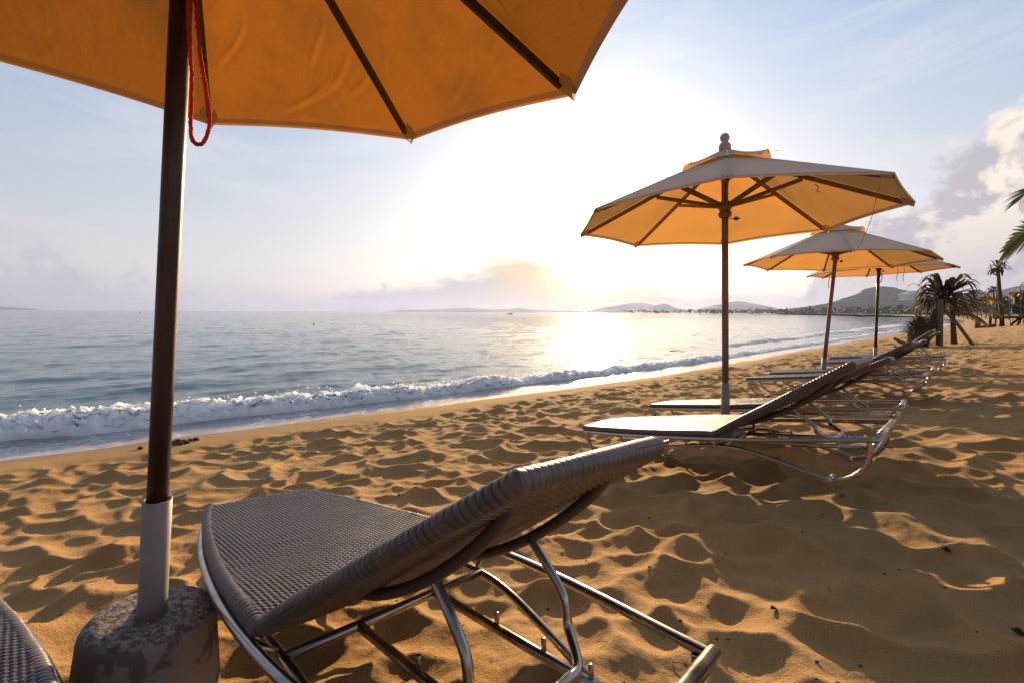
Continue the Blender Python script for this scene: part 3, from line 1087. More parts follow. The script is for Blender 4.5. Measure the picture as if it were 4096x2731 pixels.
# thin strings that dangle from the canopies
for pts, lab in (
        ([(3526, 712), (3507, 790), (3490, 860), (3470, 915), (3438, 985), (3412, 1010)], 'pale thread hanging far down from the rim of the umbrella with the finial'),
        ([(3260, 738), (3274, 750), (3268, 762), (3278, 770)], 'short pale thread end under the canopy of the umbrella with the finial')):
    m = MB().tube(catmull([at(x, y, 3.15) for x, y in pts], 6), 0.0018 if len(pts) > 4 else 0.003, 6)
    tag(m.build('thread', M_STRING), lab, 'thread')
for x0, y0, y1, dep, lab in ((3315, 1086, 1155, 5.9, 'dangling canopy tie at the left rim of the farthest umbrella'), (3588, 1071, 1125, 5.9, 'left one of two dangling ties before the farthest canopy'), (3613, 1066, 1128, 5.9, 'right one of two dangling ties before the farthest canopy')):
    m = MB().strip(catmull([at(x0 + 3, y0, dep), at(x0 + 5, (y0 * 2 + y1) / 3, dep), at(x0 - 1, (y0 + 2 * y1) / 3, dep), at(x0 + 1, y1, dep)], 4), [0.012] * 13, (1, 0.3, 0))
    tag(m.build('canopy_tie', M_STRING), lab, 'canopy tie')
m = MB().tube(catmull([at(3515, 1080, 9.35), at(3527, 1098, 9.35), at(3527, 1120, 9.35), at(3519, 1132, 9.35), at(3516, 1118, 9.35), at(3522, 1100, 9.35), at(3514, 1082, 9.35)], 5), 0.007, 6)
tag(m.build('cord', M_DEADLEAF), 'dark cord loop under the hub of the farthest umbrella', 'cord')

# ------------------------------------------------------------------ sun loungers
WF, WJ, WH, ZR, US, LL, BL, RH = .208, .386, .245, .225, 1.172, 1.938, .822, .292
ZT, UT, WT, LF = .17, 1.17, .31, 1.715
BA = 0.52


def half_width_seat(u):
    t = np.clip(u / US, 0, 1)
    return WF + (WJ - WF) * np.sin(t * math.pi / 2) ** 0.85


def half_width_back(s):
    t = np.clip(s / BL, 0, 1)
    return WJ - 0.004 + (WH - WJ + 0.004) * (1 - np.cos(t * math.pi / 2)) ** 0.85


def wicker(L, hw, th, du, dv, weave, two, seed):
    """woven pad of length L: two heightfields that meet in a rounded edge"""
    rad = th / 2
    nu = int(L / du)
    nv = int(2 * max(hw(np.array([0.0]))[0], hw(np.array([L]))[0]) / dv)
    # parameter spacing denser near the rims
    su = np.linspace(0, 1, nu + 1)
    def edge_dense(p, e, n):
        lin = np.linspace(e, 1 - e, n - 2 * 7)
        c_ = e * (1 - np.cos(np.linspace(0, math.pi / 2, 8)[:-1]))
        return np.concatenate([c_, lin, 1 - c_[::-1]])
    pu = edge_dense(su, rad / L, nu) * L
    pv = edge_dense(None, rad / 0.6, nv) * 2 - 1
    U, V0 = np.meshgrid(pu, pv, indexing='ij')
    W = hw(U)
    V = V0 * W
    e = np.minimum(np.minimum(W - np.abs(V), U), L - U)
    e = np.clip(e, 0, None)
    q_ = np.clip(e / rad, 0, 1)
    prof = rad * np.sqrt(np.clip(1 - (1 - q_) ** 2, 0, 1))
    sheets = []
    for sgn in (1, -1):
        if weave and (two or sgn == 1):
            pr, pc = 0.0092, 0.0135
            row = np.floor(U / pr)
            fr = (U / pr - row) * 2 - 1
            jit = _hash(row, row * 0 + 7, seed) - 0.5
            ph = V / pc + row + 0.18 * jit + 0.5 * vnoise(U * 6, V * 6, seed)
            core = sstep(e, rad * 1.1, rad * 1.7)
            along_end = np.minimum(U, L - U) < (W - np.abs(V))      # strands wrap square over every rim
            pe = 0.0170
            sr = np.where(along_end, V, U) / pe
            fe = (sr - np.floor(sr)) * 2 - 1
            wrap = np.clip(1 - np.abs(fe) ** 5, 0, 1) * (0.92 + 0.12 * np.sin(math.pi * np.floor(sr)))
            weft = np.sqrt(np.clip(1 - fr * fr, 0, 1)) * (0.30 + 0.70 * np.sin(math.pi * ph))
            weft = weft * core + wrap * (1 - core)
            colm = np.floor(V / pc + 0.5); fc = (V / pc + 0.5 - colm) * 2 - 1
            stake = 0.34 * np.sqrt(np.clip(1 - (fc * 1.25) ** 2, 0, 1)) * core
            hgt = np.maximum(weft, stake)
            gap = sstep(hgt, 0.42, 0.22)
            hgt = (hgt - 0.6) * 0.0036
            # small irregularities of the strands
            hgt = hgt + 0.0018 * vnoise(U * 40, V * 14, seed + 3) + 0.006 * vnoise(U * 5, V * 5, seed + 9)
        else:
            hgt = U * 0; gap = U * 0
        nz = np.where(q_ < 1, 0.35 + 0.65 * q_, 1.0)
        z = sgn * (prof + hgt * nz)
        ov = sgn * 0
        edge = (q_ < 0.999)
        Vx = V + np.sign(V) * hgt * (1 - q_) * 0.8
        sheets.append((U, Vx, z, gap))
    nr_, nc_ = U.shape
    cos = []; gaps = []
    for (a_, b_, c_, g_) in sheets:
        cos.append(np.stack([a_, b_, c_], -1).reshape(-1, 3)); gaps.append(g_.ravel())
    q = grid_quads(nr_, nc_)
    quads = np.concatenate([q, q[:, ::-1] + nr_ * nc_])
    me = fast_mesh('wicker', np.concatenate(cos), quads)
    a_ = me.attributes.new('gap', 'FLOAT', 'POINT'); a_.data.foreach_set('value', np.concatenate(gaps).astype(np.float32))
    return me


SEAT_NEAR = wicker(US - 0.01, half_width_seat, 0.042, 0.0019, 0.0026, True, False, 1)
BACK_NEAR = wicker(BL, half_width_back, 0.044, 0.0019, 0.0026, True, True, 2)
for m_ in (SEAT_NEAR, BACK_NEAR):
    m_.materials.append(M_WICK)


def lounger(x, y, th, z, tilt, tv, label, ba=BA):
    e = empty('sun_lounger', (x, y, z))
    c, s = math.cos(th), math.sin(th)
    ux = Vector((c, s, tilt)).normalized()
    vy = Vector((s, -c, tv)); vy = (vy - ux * vy.dot(ux)).normalized()      # towards the camera
    nz = vy.cross(ux) * -1
    if nz.z < 0:
        nz = -nz
    # local axes: X along the lounger, Y away from the camera, Z up
    M = Matrix(((ux.x, -vy.x, nz.x), (ux.y, -vy.y, nz.y), (ux.z, -vy.z, nz.z)))
    e.rotation_euler = M.to_euler()
    tag(e, label, 'sun lounger', 'wicker sun loungers in pairs along the beach')
    zs = ZR + 0.05
    st = part('seat', SEAT_NEAR, None, e, (0, 0, zs - 0.023))
    bk = part('backrest', BACK_NEAR, None, e, (US - 0.012, 0, zs - 0.020))
    bk.rotation_euler = (0, -ba, 0)
    for sg in (1, -1):
        def rail():
            pts = [(u, sg * v, ZR) for u, v in ((0.0, .200), (.12, .238), (.3, .288), (.55, .338), (.85, .374), (1.12, .386), (1.35, .378), (1.6, .348), (1.8, .314), (LL, RH))]
            return MB().tube(catmull(pts, 6), 0.0135, 14).mesh('side_rail')
        part('side_rail', once(('rail', sg), rail), M_STEEL, e)
        def bow():
            m = MB()
            a1 = catmull([(.035, .205, ZR - .008), (.045, .205, .165), (.085, .212, .09), (.16, .222, .03), (.245, .232, .0)], 6)
            a2 = catmull([(.245, .232, .0), (.50, .262, .075), (.78, .29, .140), (1.0, .308, .166), (UT, .315, .170), (1.32, .312, .145), (1.52, .300, .075), (LF, .290, .0)], 6)
            a3 = catmull([(LF, .290, .0), (1.785, .288, .016), (1.85, .286, .056), (1.893, .284, .115), (1.907, .283, .17), (1.908, .282, ZR - .008)], 6)
            for p in (a1, a2, a3):
                m.tube([(u, sg * v, z_) for u, v, z_ in p], 0.0125, 12)
            m.tube([(UT - .02, sg * .315, .170), (UT - .05, sg * .383, ZR - .004)], 0.010, 10)
            return m.mesh('bow_leg')
        part('bow_leg', once(('bow', sg), bow), M_STEEL, e)
        def stub():
            return MB().tube([(LF - .005, sg * .290, .004), (LF - .005, sg * .20, .010)], 0.0095, 10).mesh('foot_stub')
        part('foot_stub', once(('stub', sg), stub), M_STEEL, e)
        def pinrail():
            return MB().tube([(UT, sg * .125, .172), (1.885, sg * .125, .150)], 0.0125, 12).mesh('pin_rail')
        pr = part('pin_rail', once(('pinrail', sg), pinrail), M_STEEL, e)
        for uu in (1.44, 1.60, 1.735):
            def pinm():
                return MB().lathe([(.0065, 0), (.0065, .034), (.0055, .036), (.002, .0365)], 10).mesh('pin')
            zz = .172 + (.150 - .172) * (uu - UT) / (1.885 - UT) + .006
            part('pin', once('pinm', pinm), M_STEEL, pr, (uu, sg * .125, zz))
        def bracket():
            pts = [(.10, sg * .16, -.016), (.17, sg * .16, -.036), (.28, sg * .16, -.052), (.40, sg * .16, -.058), (.52, sg * .16, -.052), (.63, sg * .16, -.036), (.70, sg * .16, -.014)]
            return MB().tube(catmull(pts, 6), 0.0140, 14).mesh('wrapped_bracket')
        part('wrapped_bracket', once(('br', sg), bracket), M_WRAP, bk)
    part('end_bar', once('endbar', lambda: MB().tube([(LL, -RH - .012, ZR), (LL, RH + .012, ZR)], 0.0175, 16).mesh('end_bar')), M_STEEL, e)
    part('end_bar', once('footbar', lambda: MB().tube([(0.0, -.21, ZR), (0.0, .21, ZR)], 0.0135, 14).mesh('end_bar')), M_STEEL, e)
    part('lower_bar', once('lowbar', lambda: MB().tube([(1.897, -.268, .150), (1.897, .268, .150)], 0.0165, 14).mesh('lower_bar')), M_STEEL, e)
    part('cross_bar', once('crossbar', lambda: MB().tube([(UT, -.315, .172), (UT, .315, .172)], 0.0135, 14).mesh('cross_bar')), M_STEEL, e)
    # U-shaped prop between the backrest and the pins
    def prop():
        hu = US - 0.012 + .40 * math.cos(ba) + .058 * math.sin(ba); hz = zs - .02 + .40 * math.sin(ba) - .058 * math.cos(ba)
        pts = [(hu, -.155, hz), (hu + .10, -.157, hz - .105), (1.655, -.152, .232), (1.715, -.105, .196), (1.722, -.05, .190), (1.722, .05, .190), (1.715, .105, .196), (1.655, .152, .232), (hu + .10, .157, hz - .105), (hu, .155, hz)]
        return MB().tube(catmull(pts, 7), 0.0115, 14).mesh('prop')
    part('prop', prop(), M_STEEL, e)
    return e


lounger(-1.895, 1.255, -.750, .02, .095, .06, 'wicker lounger cut off at the bottom left corner, only its seat rim in view', .54)
lounger(-1.170, 2.023, -.750, .026, .095, .092, 'nearest wicker lounger with its raised back towards us, right of the dark pole', .546)
lounger(.764, 3.815, -.812, -.048, .180, .006, 'wicker lounger seen from the side in front of the umbrella with the finial', .452)
lounger(1.546, 4.649, -.736, -.042, .153, .06, 'wicker lounger just behind the umbrella with the finial, its back hidden', .40)
lounger(3.60, 6.73, -.845, -.058, .146, .03, 'wicker lounger in front of the middle umbrella, nearer one of that pair', .45)
lounger(4.291, 7.388, -.752, -.057, .130, .014, 'wicker lounger behind the middle umbrella, farther one of that pair', .45)
lounger(6.22, 9.22, -.84, -.091, .140, -.02, 'wicker lounger before the farthest umbrella pole, its back reaching the dead palm', .60)
lounger(7.35, 10.40, -.80, -.10, .12, 0.0, 'last wicker lounger of the row, beyond the farthest umbrella pole', .54)

# ------------------------------------------------------------------ hills and far shore
def hill(name, prof, dist, depth, seed, label_amp=0.06, base=-3.0, dx=None):
    """prof: skyline as (pixel x, pixel y); a ridge of real depth with a wooded, gullied surface"""
    P = [at(px, py, dist) for px, py in prof]
    xs = np.array([p.x for p in P]); zs = np.array([p.z for p in P])
    n = 240; m = 60
    xx = np.linspace(xs[0], xs[-1], n)
    # smooth skyline
    zz = np.interp(xx, xs, zs)
    k = np.hanning(11); k /= k.sum()
    zp = np.pad(zz, 5, mode='edge'); zz = np.convolve(zp, k, 'valid')
    v = np.linspace(-1, 1, m)
    XX, VV = np.meshgrid(xx, v, indexing='ij')
    ZZ = zz[:, None] * np.ones_like(VV)
    H = ZZ - base
    sc = dist / 60.0
    g = fbm(XX / sc / 1.8, VV * depth / sc / 1.8, 4, seed)
    prof_ = (1 - np.abs(VV) ** 1.4)
    hz = base + H * prof_ * (1 + 0.25 * g * np.abs(VV)) + H.max() * label_amp * 0.35 * np.abs(fbm(XX / sc * 4, VV * depth / sc * 4, 3, seed + 5)) * sstep(H, 0.0, H.max() * 0.15)
    YY = dist + VV * depth + 0.25 * depth * g
    # keep the silhouette direction: slide x with y so that the ridge has its own place in the world
    me = fast_mesh(name, np.stack([XX, YY, hz], -1).reshape(-1, 3), grid_quads(n, m))
    o = link(name, me, M_HILL)
    tag(o, kind='structure')
    return o


hill('hill', [(3080, 1259), (3159, 1236), (3250, 1226), (3338, 1207), (3380, 1192), (3433, 1174), (3470, 1158), (3505, 1148), (3535, 1146), (3570, 1150), (3610, 1163), (3676, 1181), (3730, 1200), (3800, 1212), (3900, 1230), (4050, 1258)], 1500, 110, 3)
hill('hill', [(3600, 1258), (3700, 1235), (3800, 1196), (3880, 1172), (3919, 1166), (3990, 1168), (4040, 1152), (4096, 1140), (4180, 1118), (4300, 1110), (4450, 1160), (4600, 1258)], 1900, 160, 13)
hill('hill', [(2760, 1257), (2828, 1232), (2880, 1216), (2942, 1206), (2985, 1209), (3030, 1222), (3095, 1240), (3200, 1246), (3300, 1257)], 5200, 620, 23)
hill('hill', [(2330, 1254), (2411, 1230), (2480, 1220), (2536, 1211), (2570, 1211), (2620, 1224), (2680, 1232), (2714, 1238), (2800, 1240), (2900, 1257)], 7600, 900, 33)
hill('hill', [(2520, 1255), (2590, 1240), (2615, 1224), (2643, 1216), (2665, 1219), (2690, 1230), (2740, 1241), (2820, 1256)], 6200, 520, 43)
hill('island', [(1570, 1250), (1589, 1243), (1620, 1240), (1700, 1239), (1780, 1237), (1845, 1232), (1880, 1233), (1960, 1238), (2040, 1238), (2077, 1231), (2110, 1236), (2172, 1242), (2300, 1245), (2420, 1252)], 8000, 800, 53)
hill('island', [(-260, 1243), (-150, 1220), (-60, 1222), (0, 1228), (30, 1230), (55, 1235), (85, 1242)], 5600, 420, 63)

# low land across the bay: one strip of real land with trees along it
mb = MB()
xs = [(2350, 1150), (2700, 900), (3000, 700), (3200, 560), (3420, 430), (3620, 330), (3760, 250), (3850, 190), (3960, 150), (4150, 125), (4500, 110)]
rows = []
for k, dz in ((-4, -0.2), (60, 0.30), (110, 1.0), (260, 1.4), (700, 1.8)):
    row = []
    for px, dep in xs:
        p = at(px, 1300, dep)
        row.append((p.x + k * 0.45, p.y + k, ZSEA + dz))
    rows.append(row)
mb.sheet(rows)
o = mb.build('far_shore', M_LAND); tag(o, kind='structure')


def leafcloud(mb, c, rad, n, size, rn):
    """many leaf-sized faces scattered through uneven clumps"""
    c = Vector(c)
    cl = [(Vector((rn.gauss(0, .42) * rad[0], rn.gauss(0, .42) * rad[1], rn.gauss(0, .40) * rad[2])), rn.uniform(.22, .5)) for _ in range(max(5, n // 40))]
    for _ in range(n):
        o_, s_ = rn.choice(cl)
        d = Vector((rn.gauss(0, 1), rn.gauss(0, 1), rn.gauss(0, 1))).normalized() * s_ * (rn.random() ** .4)
        p = c + o_ + Vector((d.x * rad[0], d.y * rad[1], d.z * rad[2]))
        a = Vector((rn.gauss(0, 1), rn.gauss(0, 1), rn.gauss(0, .6))).normalized(); b_ = a.orthogonal().normalized()
        s = size * rn.uniform(.6, 1.4)
        i = len(mb.v)
        mb.v += [p - a * s, p + b_ * s * .45, p + a * s, p - b_ * s * .45]
        mb.f.append((i, i + 1, i + 2, i + 3))


# woods at the foot of the hills (a mass nobody could count)
rn = random.Random(8)
mb = MB()
for i in range(330):
    t = rn.random() ** 0.8
    px = 2480 + (3900 - 2480) * t
    dep = float(np.interp(px, [q[0] for q in xs], [q[1] for q in xs])) + rn.uniform(8, 90)
    p = at(px, 1300, dep); g = ZSEA + 0.8
    hgt = rn.uniform(4, 9.5)
    leafcloud(mb, (p.x, p.y, g + hgt * .5), (hgt * .7, hgt * .6, hgt * .5), 40, hgt * .16, rn)
tag(mb.build('coastal_woodland', M_LEAF, smooth=False), 'hazy dark woods along the foot of the far hills', 'woodland', kind='stuff')

# pale houses across the bay
for px, py, dep, wd, lab in ((3560, 1243, 420, 9, 'pale hipped house in the woods below the tallest hill'), (3612, 1246, 400, 12, 'long pale roofed house on the far shore below the hill'), (3655, 1186, 1330, 55, 'large pale building high on the slope of the tallest hill'), (3030, 1246, 690, 14, 'small pale house low on the far shore under the small hill'), (3940, 1244, 155, 5, 'thatched beach pavilion with pale roof beyond the palms')):
    p = at(px, py, dep)
    e = empty('house', (p.x, p.y, p.z - wd * .22)); tag(e, lab, 'house')
    m = MB()
    w2, d2, h2 = wd / 2, wd / 3, wd * .30
    m.bar((-w2, 0, h2 / 2), (w2, 0, h2 / 2), d2 * 2, h2, ch=0.01)
    m.build('wall', M_WHITE, e, False)
    m = MB()
    a_ = wd * .08
    m.v += [Vector(q_) for q_ in ((-w2 - a_, -d2 - a_, h2 + .01), (w2 + a_, -d2 - a_, h2 + .01), (w2 + a_, d2 + a_, h2 + .01), (-w2 - a_, d2 + a_, h2 + .01), (-w2 * .6, 0, h2 + wd * .2), (w2 * .6, 0, h2 + wd * .2))]
    m.f += [(0, 1, 5, 4), (1, 2, 5), (2, 3, 4, 5), (3, 0, 4), (3, 2, 1, 0)]
    m.build('roof', M_ROOF, e, False)


# ------------------------------------------------------------------ palms and other plants
def frond(mb, base, dirv, length, droop, n, ll, rn, width=0.03, hang=0.5, rach=0.014, mbr=None, roll=0.0):
    """pinnate palm frond"""
    base = Vector(base); d = Vector(dirv).normalized()
    P = [base]; cur = base.copy(); dd = d.copy()
    ns = 14
    for i in range(ns):
        cur = cur + dd * (length / ns); P.append(cur.copy())
        dd = (dd + Vector((0, 0, -droop / ns * (0.4 + 1.4 * i / ns)))).normalized()
    (mbr or mb).tube(P, [rach * (1 - 0.8 * i / ns) for i in range(ns + 1)], 6)
    for i in range(n):
        f = 0.12 + 0.86 * i / (n - 1)
        x_ = f * ns; k = min(int(x_), ns - 1)
        p = P[k].lerp(P[k + 1], x_ - k); t = (P[k + 1] - P[k]).normalized()
        side = (Matrix.Rotation(roll, 3, t) @ t.cross(Vector((0, 0, 1)))).normalized()
        for sg in (1, -1):
            L_ = ll * (0.45 + 0.75 * math.sin(math.pi * min(1, f * 0.85 + 0.1))) * rn.uniform(.8, 1.15)
            dl = (side * sg * (1.0 - .45 * f) + t * (0.55 + .6 * f) + Vector((0, 0, 0.15 - hang * rn.uniform(.7, 1.2)))).normalized()
            q = []; c_ = p.copy(); m_ = 5
            for j in range(m_ + 1):
                q.append(c_.copy()); c_ = c_ + dl * (L_ / m_); dl = (dl + Vector((0, 0, -hang * 0.16))).normalized()
            mb.strip(q, [width * s_ for s_ in (.55, 1, .95, .75, .45, .05)], Vector((0, 0, 1)) * 0.6 + t * .5, 0.25)


def blade(mb, base, dirv, length, width, bend_at, rn):
    """stiff pandanus leaf that kinks and hangs"""
    c_ = Vector(base); d = Vector(dirv).normalized(); n = 12
    P = []; W = []
    side = d.cross(Vector((0, 0, 1)))
    if side.length < .1:
        side = Vector((1, 0, 0))
    side.normalize()
    for i in range(n + 1):
        f = i / n
        P.append(c_.copy()); W.append(width * (0.6 + .5 * f if f < .4 else max(.06, 1.15 * (1 - ((f - .4) / .62) ** 2))))
        c_ = c_ + d * length / n
        if f > bend_at:
            d = (d + Vector((rn.gauss(0, .05), rn.gauss(0, .05), -0.75 if f < bend_at + .2 else -.35))).normalized()
        else:
            d = (d + Vector((0, 0, -.03))).normalized()
    mb.strip(P, W, side, 0.30)


rn = random.Random(21)
B = at(3812, 1372, 17.9); B.z = gz(B.x, B.y) - 0.05
e = empty('dead_palm', B); tag(e, 'dead palm with big drooping brown blades, propped by wooden posts', 'palm tree')


def loc(px, py, dep=17.9):
    return at(px, py, dep) - B


m = MB().tube(catmull([loc(3816, 1385), loc(3812, 1300), loc(3806, 1220), loc(3786, 1195)], 5), [0.13, .11, .10, .095, .09] + [.085] * 11, 10)
m.build('trunk', M_BARK, e)
m = MB()
cr = loc(3780, 1188)
for i in range(95):
    a = rn.uniform(0, 2 * math.pi); elv = rn.uniform(-.45, 1.25)
    d = Vector((math.cos(a) * math.cos(elv), math.sin(a) * math.cos(elv), math.sin(elv)))
    blade(m, cr + d * .05, d, rn.uniform(.95, 1.55), rn.uniform(.10, .19), rn.uniform(.34, .66), rn)
m.build('crown', M_DEADLEAF, e)
for (x, y, z_), L_, dr in (((.75, -.3, .6), 1.7, 1.9), ((.9, .2, .35), 1.6, 1.7), ((.5, -.5, .9), 1.7, 2.0), ((-.8, -.2, .25), 1.3, 1.5), ((.6, .5, .7), 1.5, 2.0), ((.3, -.2, .9), 1.2, 1.3), ((.8, -.4, .1), 1.2, 1.3), ((-.35, -.3, .8), 1.0, 1.2)):
    m = MB(); frond(m, loc(3800, 1255), (x, y, z_), L_, dr, 24, .42, rn, .022, .75, .016)
    m.build('frond', M_DRYFROND, e)

# trunk of a second, leaning fibrous palm with its root ball
B2 = at(3690, 1372, 17.2); B2.z = gz(B2.x, B2.y) - .05
e = empty('palm_stump', B2); tag(e, 'shaggy heap of a palm stump with brown fibres, left of the dead palm', 'stump')


def loc2(px, py, dep=17.2):
    return at(px, py, dep) - B2


m = MB()
m.blob(loc2(3672, 1345), (.30, .34, .48), 18, 12, .35, 4)
m.build('stump', M_BARK, e)
m = MB()
for i in range(420):
    a = rn.uniform(0, 2 * math.pi); th = rn.uniform(0, 1.5)
    p = loc2(3674, 1338) + Vector((.30 * math.sin(th) * math.cos(a), .33 * math.sin(th) * math.sin(a), .46 * math.cos(th)))
    d = Vector((math.cos(a) * math.sin(th), math.sin(a) * math.sin(th), math.cos(th) * .8 + .2))
    q = [p - d * .05]; c_ = p.copy(); L_ = rn.uniform(.18, .45)
    for k in range(5):
        c_ = c_ + d * L_ / 5; q.append(c_.copy()); d = (d + Vector((rn.gauss(0, .08), rn.gauss(0, .08), -.42))).normalized()
    m.strip(q, [.012, .02, .018, .014, .010, .002], (rn.gauss(0, 1), rn.gauss(0, 1), .3))
m.build('fibre', M_FIBRE, e)
B3 = at(3700, 1378, 17.5); B3.z = gz(B3.x, B3.y) - .05
e = empty('leaning_palm_trunk', B3); tag(e, 'fibrous palm trunk leaning right over the shaggy stump', 'palm trunk')


def loc3(px, py, dep=17.5):
    return at(px, py, dep) - B3


m = MB().tube(catmull([loc3(3690, 1385), loc3(3716, 1320), loc3(3738, 1262), loc3(3744, 1235)], 6), [.17, .17, .165, .16, .155, .15, .14, .14, .13, .125, .12, .12, .11, .11, .11, .105, .10, .09, .08], 10)
m.build('trunk', M_FIBRE, e)
m = MB()
for i in range(160):
    f = rn.random(); p = loc3(3692, 1380).lerp(loc3(3744, 1240), f)
    a = rn.uniform(0, 6.28); d = Vector((math.cos(a), math.sin(a), -.3)); q = [p + d * .10]
    c_ = q[0].copy()
    for k in range(4):
        c_ = c_ + d * .07; q.append(c_.copy()); d = (d + Vector((0, 0, -.5))).normalized()
    m.strip(q, [.02, .022, .018, .012, .003], (rn.gauss(0, 1), rn.gauss(0, 1), .3))
m.build('fibre', M_FIBRE, e)
# fibre-wrapped ball and posts that prop the palm
m = MB().blob(at(3752, 1300, 17.3), (.15, .15, .24), 16, 10, .3, 9)
tag(m.build('coir_bundle', M_FIBRE), 'round bundle of pale coir tied to the square post', 'coir bundle')
p0 = at(3762, 1378, 17.1); p1 = at(3763, 1200, 17.1)
m = MB().bar((p0.x, p0.y, gz(p0.x, p0.y) - .1), p1, .12, .12, (0, 1, 0), .08)
tag(m.build('wooden_post', M_GREYWOOD, smooth=False), 'upright square grey post beside the dead palm', 'post')
p0 = at(3900, 1376, 16.6); p1 = at(3774, 1236, 17.3)
m = MB().tube([(p0.x, p0.y, gz(p0.x, p0.y) - .08), p0.lerp(p1, .5), p1], .055, 10)
tag(m.build('wooden_prop', M_GREYWOOD), 'slanting round timber prop leaning against the dead palm', 'prop')
p0 = at(3748, 1372, 17.6); p1 = at(3743, 1110, 17.6)
m = MB().tube([(p0.x, p0.y, gz(p0.x, p0.y) - .08), p0.lerp(p1, .5), p1], .03, 8)
tag(m.build('wooden_pole', M_DRIFT), 'thin upright pole left of the dead palm crown', 'pole')
# driftwood left of the stump
for pts, rr_, lab in (([(3576, 1353), (3596, 1364), (3622, 1376)], [.05, .06, .075], 'grey driftwood tusk pointing up left of the shaggy stump'), ([(3578, 1385), (3602, 1388), (3634, 1380)], [.03, .045, .06], 'low driftwood root lying at the foot of the shaggy stump')):
    m = MB().tube(catmull([at(x, y, 16.0) for x, y in pts], 4), [rr_[0] + (rr_[2] - rr_[0]) * i / 8 for i in range(9)], 8)
    tag(m.build('driftwood', M_GREYWOOD), lab, 'driftwood')

# tall headless palm with a bamboo pole
def grounded(px, dep):
    p = at(px, 1300, dep); return Vector((p.x, p.y, gz(p.x, p.y) - .05))


def tall_palm(px0, pxm, px1, py1, dep, r, leafn, ll, label, mat=M_DEADLEAF, group=None, rnseed=1, w_=.09):
    rn = random.Random(rnseed)
    b_ = grounded(px0, dep)
    e = empty('tall_palm', b_); tag(e, label, 'palm tree', group)
    tp = at(px1, py1, dep); md = at(pxm, (1290 + py1) / 2, dep)
    P = catmull([Vector((0, 0, 0)), md - b_, tp - b_], 10)
    MB().tube(P, [r * (1.15 - .45 * i / (len(P) - 1)) for i in range(len(P))], 10).build('trunk', M_BARK, e)
    m = MB()
    for i in range(leafn):
        a = rn.uniform(0, 6.28); elv = rn.uniform(-.5, 1.2)
        d = Vector((math.cos(a) * math.cos(elv), math.sin(a) * math.cos(elv), math.sin(elv)))
        blade(m, tp - b_ + d * .05, d, ll * rn.uniform(.6, 1.1), w_ * rn.uniform(.7, 1.3), rn.uniform(.25, .6), rn)
    m.build('crown', mat, e)
    return e


tall_palm(4010, 4000, 3992, 1075, 42, .15, 46, 1.15, 'tall palm trunk with a small tattered crown at the right', w_=.16)
p0 = grounded(3982, 42.5); p1 = at(3993, 1085, 42.5)
tag(MB().tube([p0, p0.lerp(p1, .5), p1], .07, 8).build('bamboo_pole', M_GREYWOOD), 'slim leaning pole beside the tall tattered palm', 'pole')
p0 = at(3990, 1108, 41.5)
tag(MB().tube(catmull([at(3990, 1106, 41.8), at(3972, 1090, 41.8), at(3962, 1065, 41.8), at(3959, 1056, 41.8)], 5), [.05 - .002 * i for i in range(16)], 6).build('broken_frond', M_DEADLEAF), 'bare curved stalk hanging off the tall tattered palm', 'palm stalk')
# green fan palm farther off
b_ = grounded(3973, 118)
e = empty('fan_palm', b_); tag(e, 'small green fan palm far off behind the tall tattered palm', 'palm tree')
tp = at(3975, 1160, 118)
MB().tube([(0, 0, 0), (tp - b_) * .5, tp - b_], [.22, .18, .15], 8).build('trunk', M_BARK, e)
m = MB(); rn = random.Random(5)
for i in range(46):
    a = rn.uniform(0, 6.28); elv = rn.uniform(-.45, 1.1)
    d = Vector((math.cos(a) * math.cos(elv), math.sin(a) * math.cos(elv), math.sin(elv)))
    blade(m, tp - b_ + d * .3, d, rn.uniform(.8, 1.25) * 1.25, .42, .55, rn)
m.build('crown', M_LEAF, e)

# flags on thin poles
def flag(px, pt, pb, dep, cols, label, sd):
    rn = random.Random(sd)
    b_ = grounded(px, dep)
    e = empty('flag', b_); tag(e, label, 'flag', 'coloured flags on poles behind the beach')
    tp = at(px - 3, pt, dep)
    MB().tube([(0, 0, 0), tp - b_], .035, 6).build('flagpole', M_GREYWOOD, e)
    L_ = (tp - at(px, pb, dep)).length
    y0 = 0
    for k, mt in enumerate(cols):
        y1 = y0 + L_ / len(cols)
        rows = []
        for i in range(7):
            f = i / 6; z_ = -(y0 + (y1 - y0) * f)
            rows.append([tp - b_ + Vector((.04 + s_ * (.22 + .08 * math.sin(z_ * 3 + sd)), .14 * math.sin(s_ * 5 + z_ * 2.2 + sd), z_ - s_ * .55)) for s_ in (0, .2, .4, .6, .8, 1)])
        MB().sheet(rows).build('cloth', mt, e)
        y0 = y1


flag(3958, 1176, 1212, 44, (M_RED, M_YELLOW, M_BLUE), 'tallest near red, yellow and blue flag, left of the tall tattered palm', 1)
flag(3964, 1184, 1210, 45, (M_YELLOW, M_BLUE), 'yellow and blue flag close beside the left red one', 2)
flag(4041, 1168, 1198, 52, (M_RED, M_YELLOW, M_BLUE), 'red and blue flag right of the tall tattered palm', 3)
flag(4052, 1172, 1200, 55, (M_RED, M_YELLOW), 'yellow and red flag in front of the dark tree', 4)
flag(4083, 1146, 1184, 50, (M_YELLOW, M_BLUE, M_RED), 'high yellow flag at the right edge against the dark tree', 5)

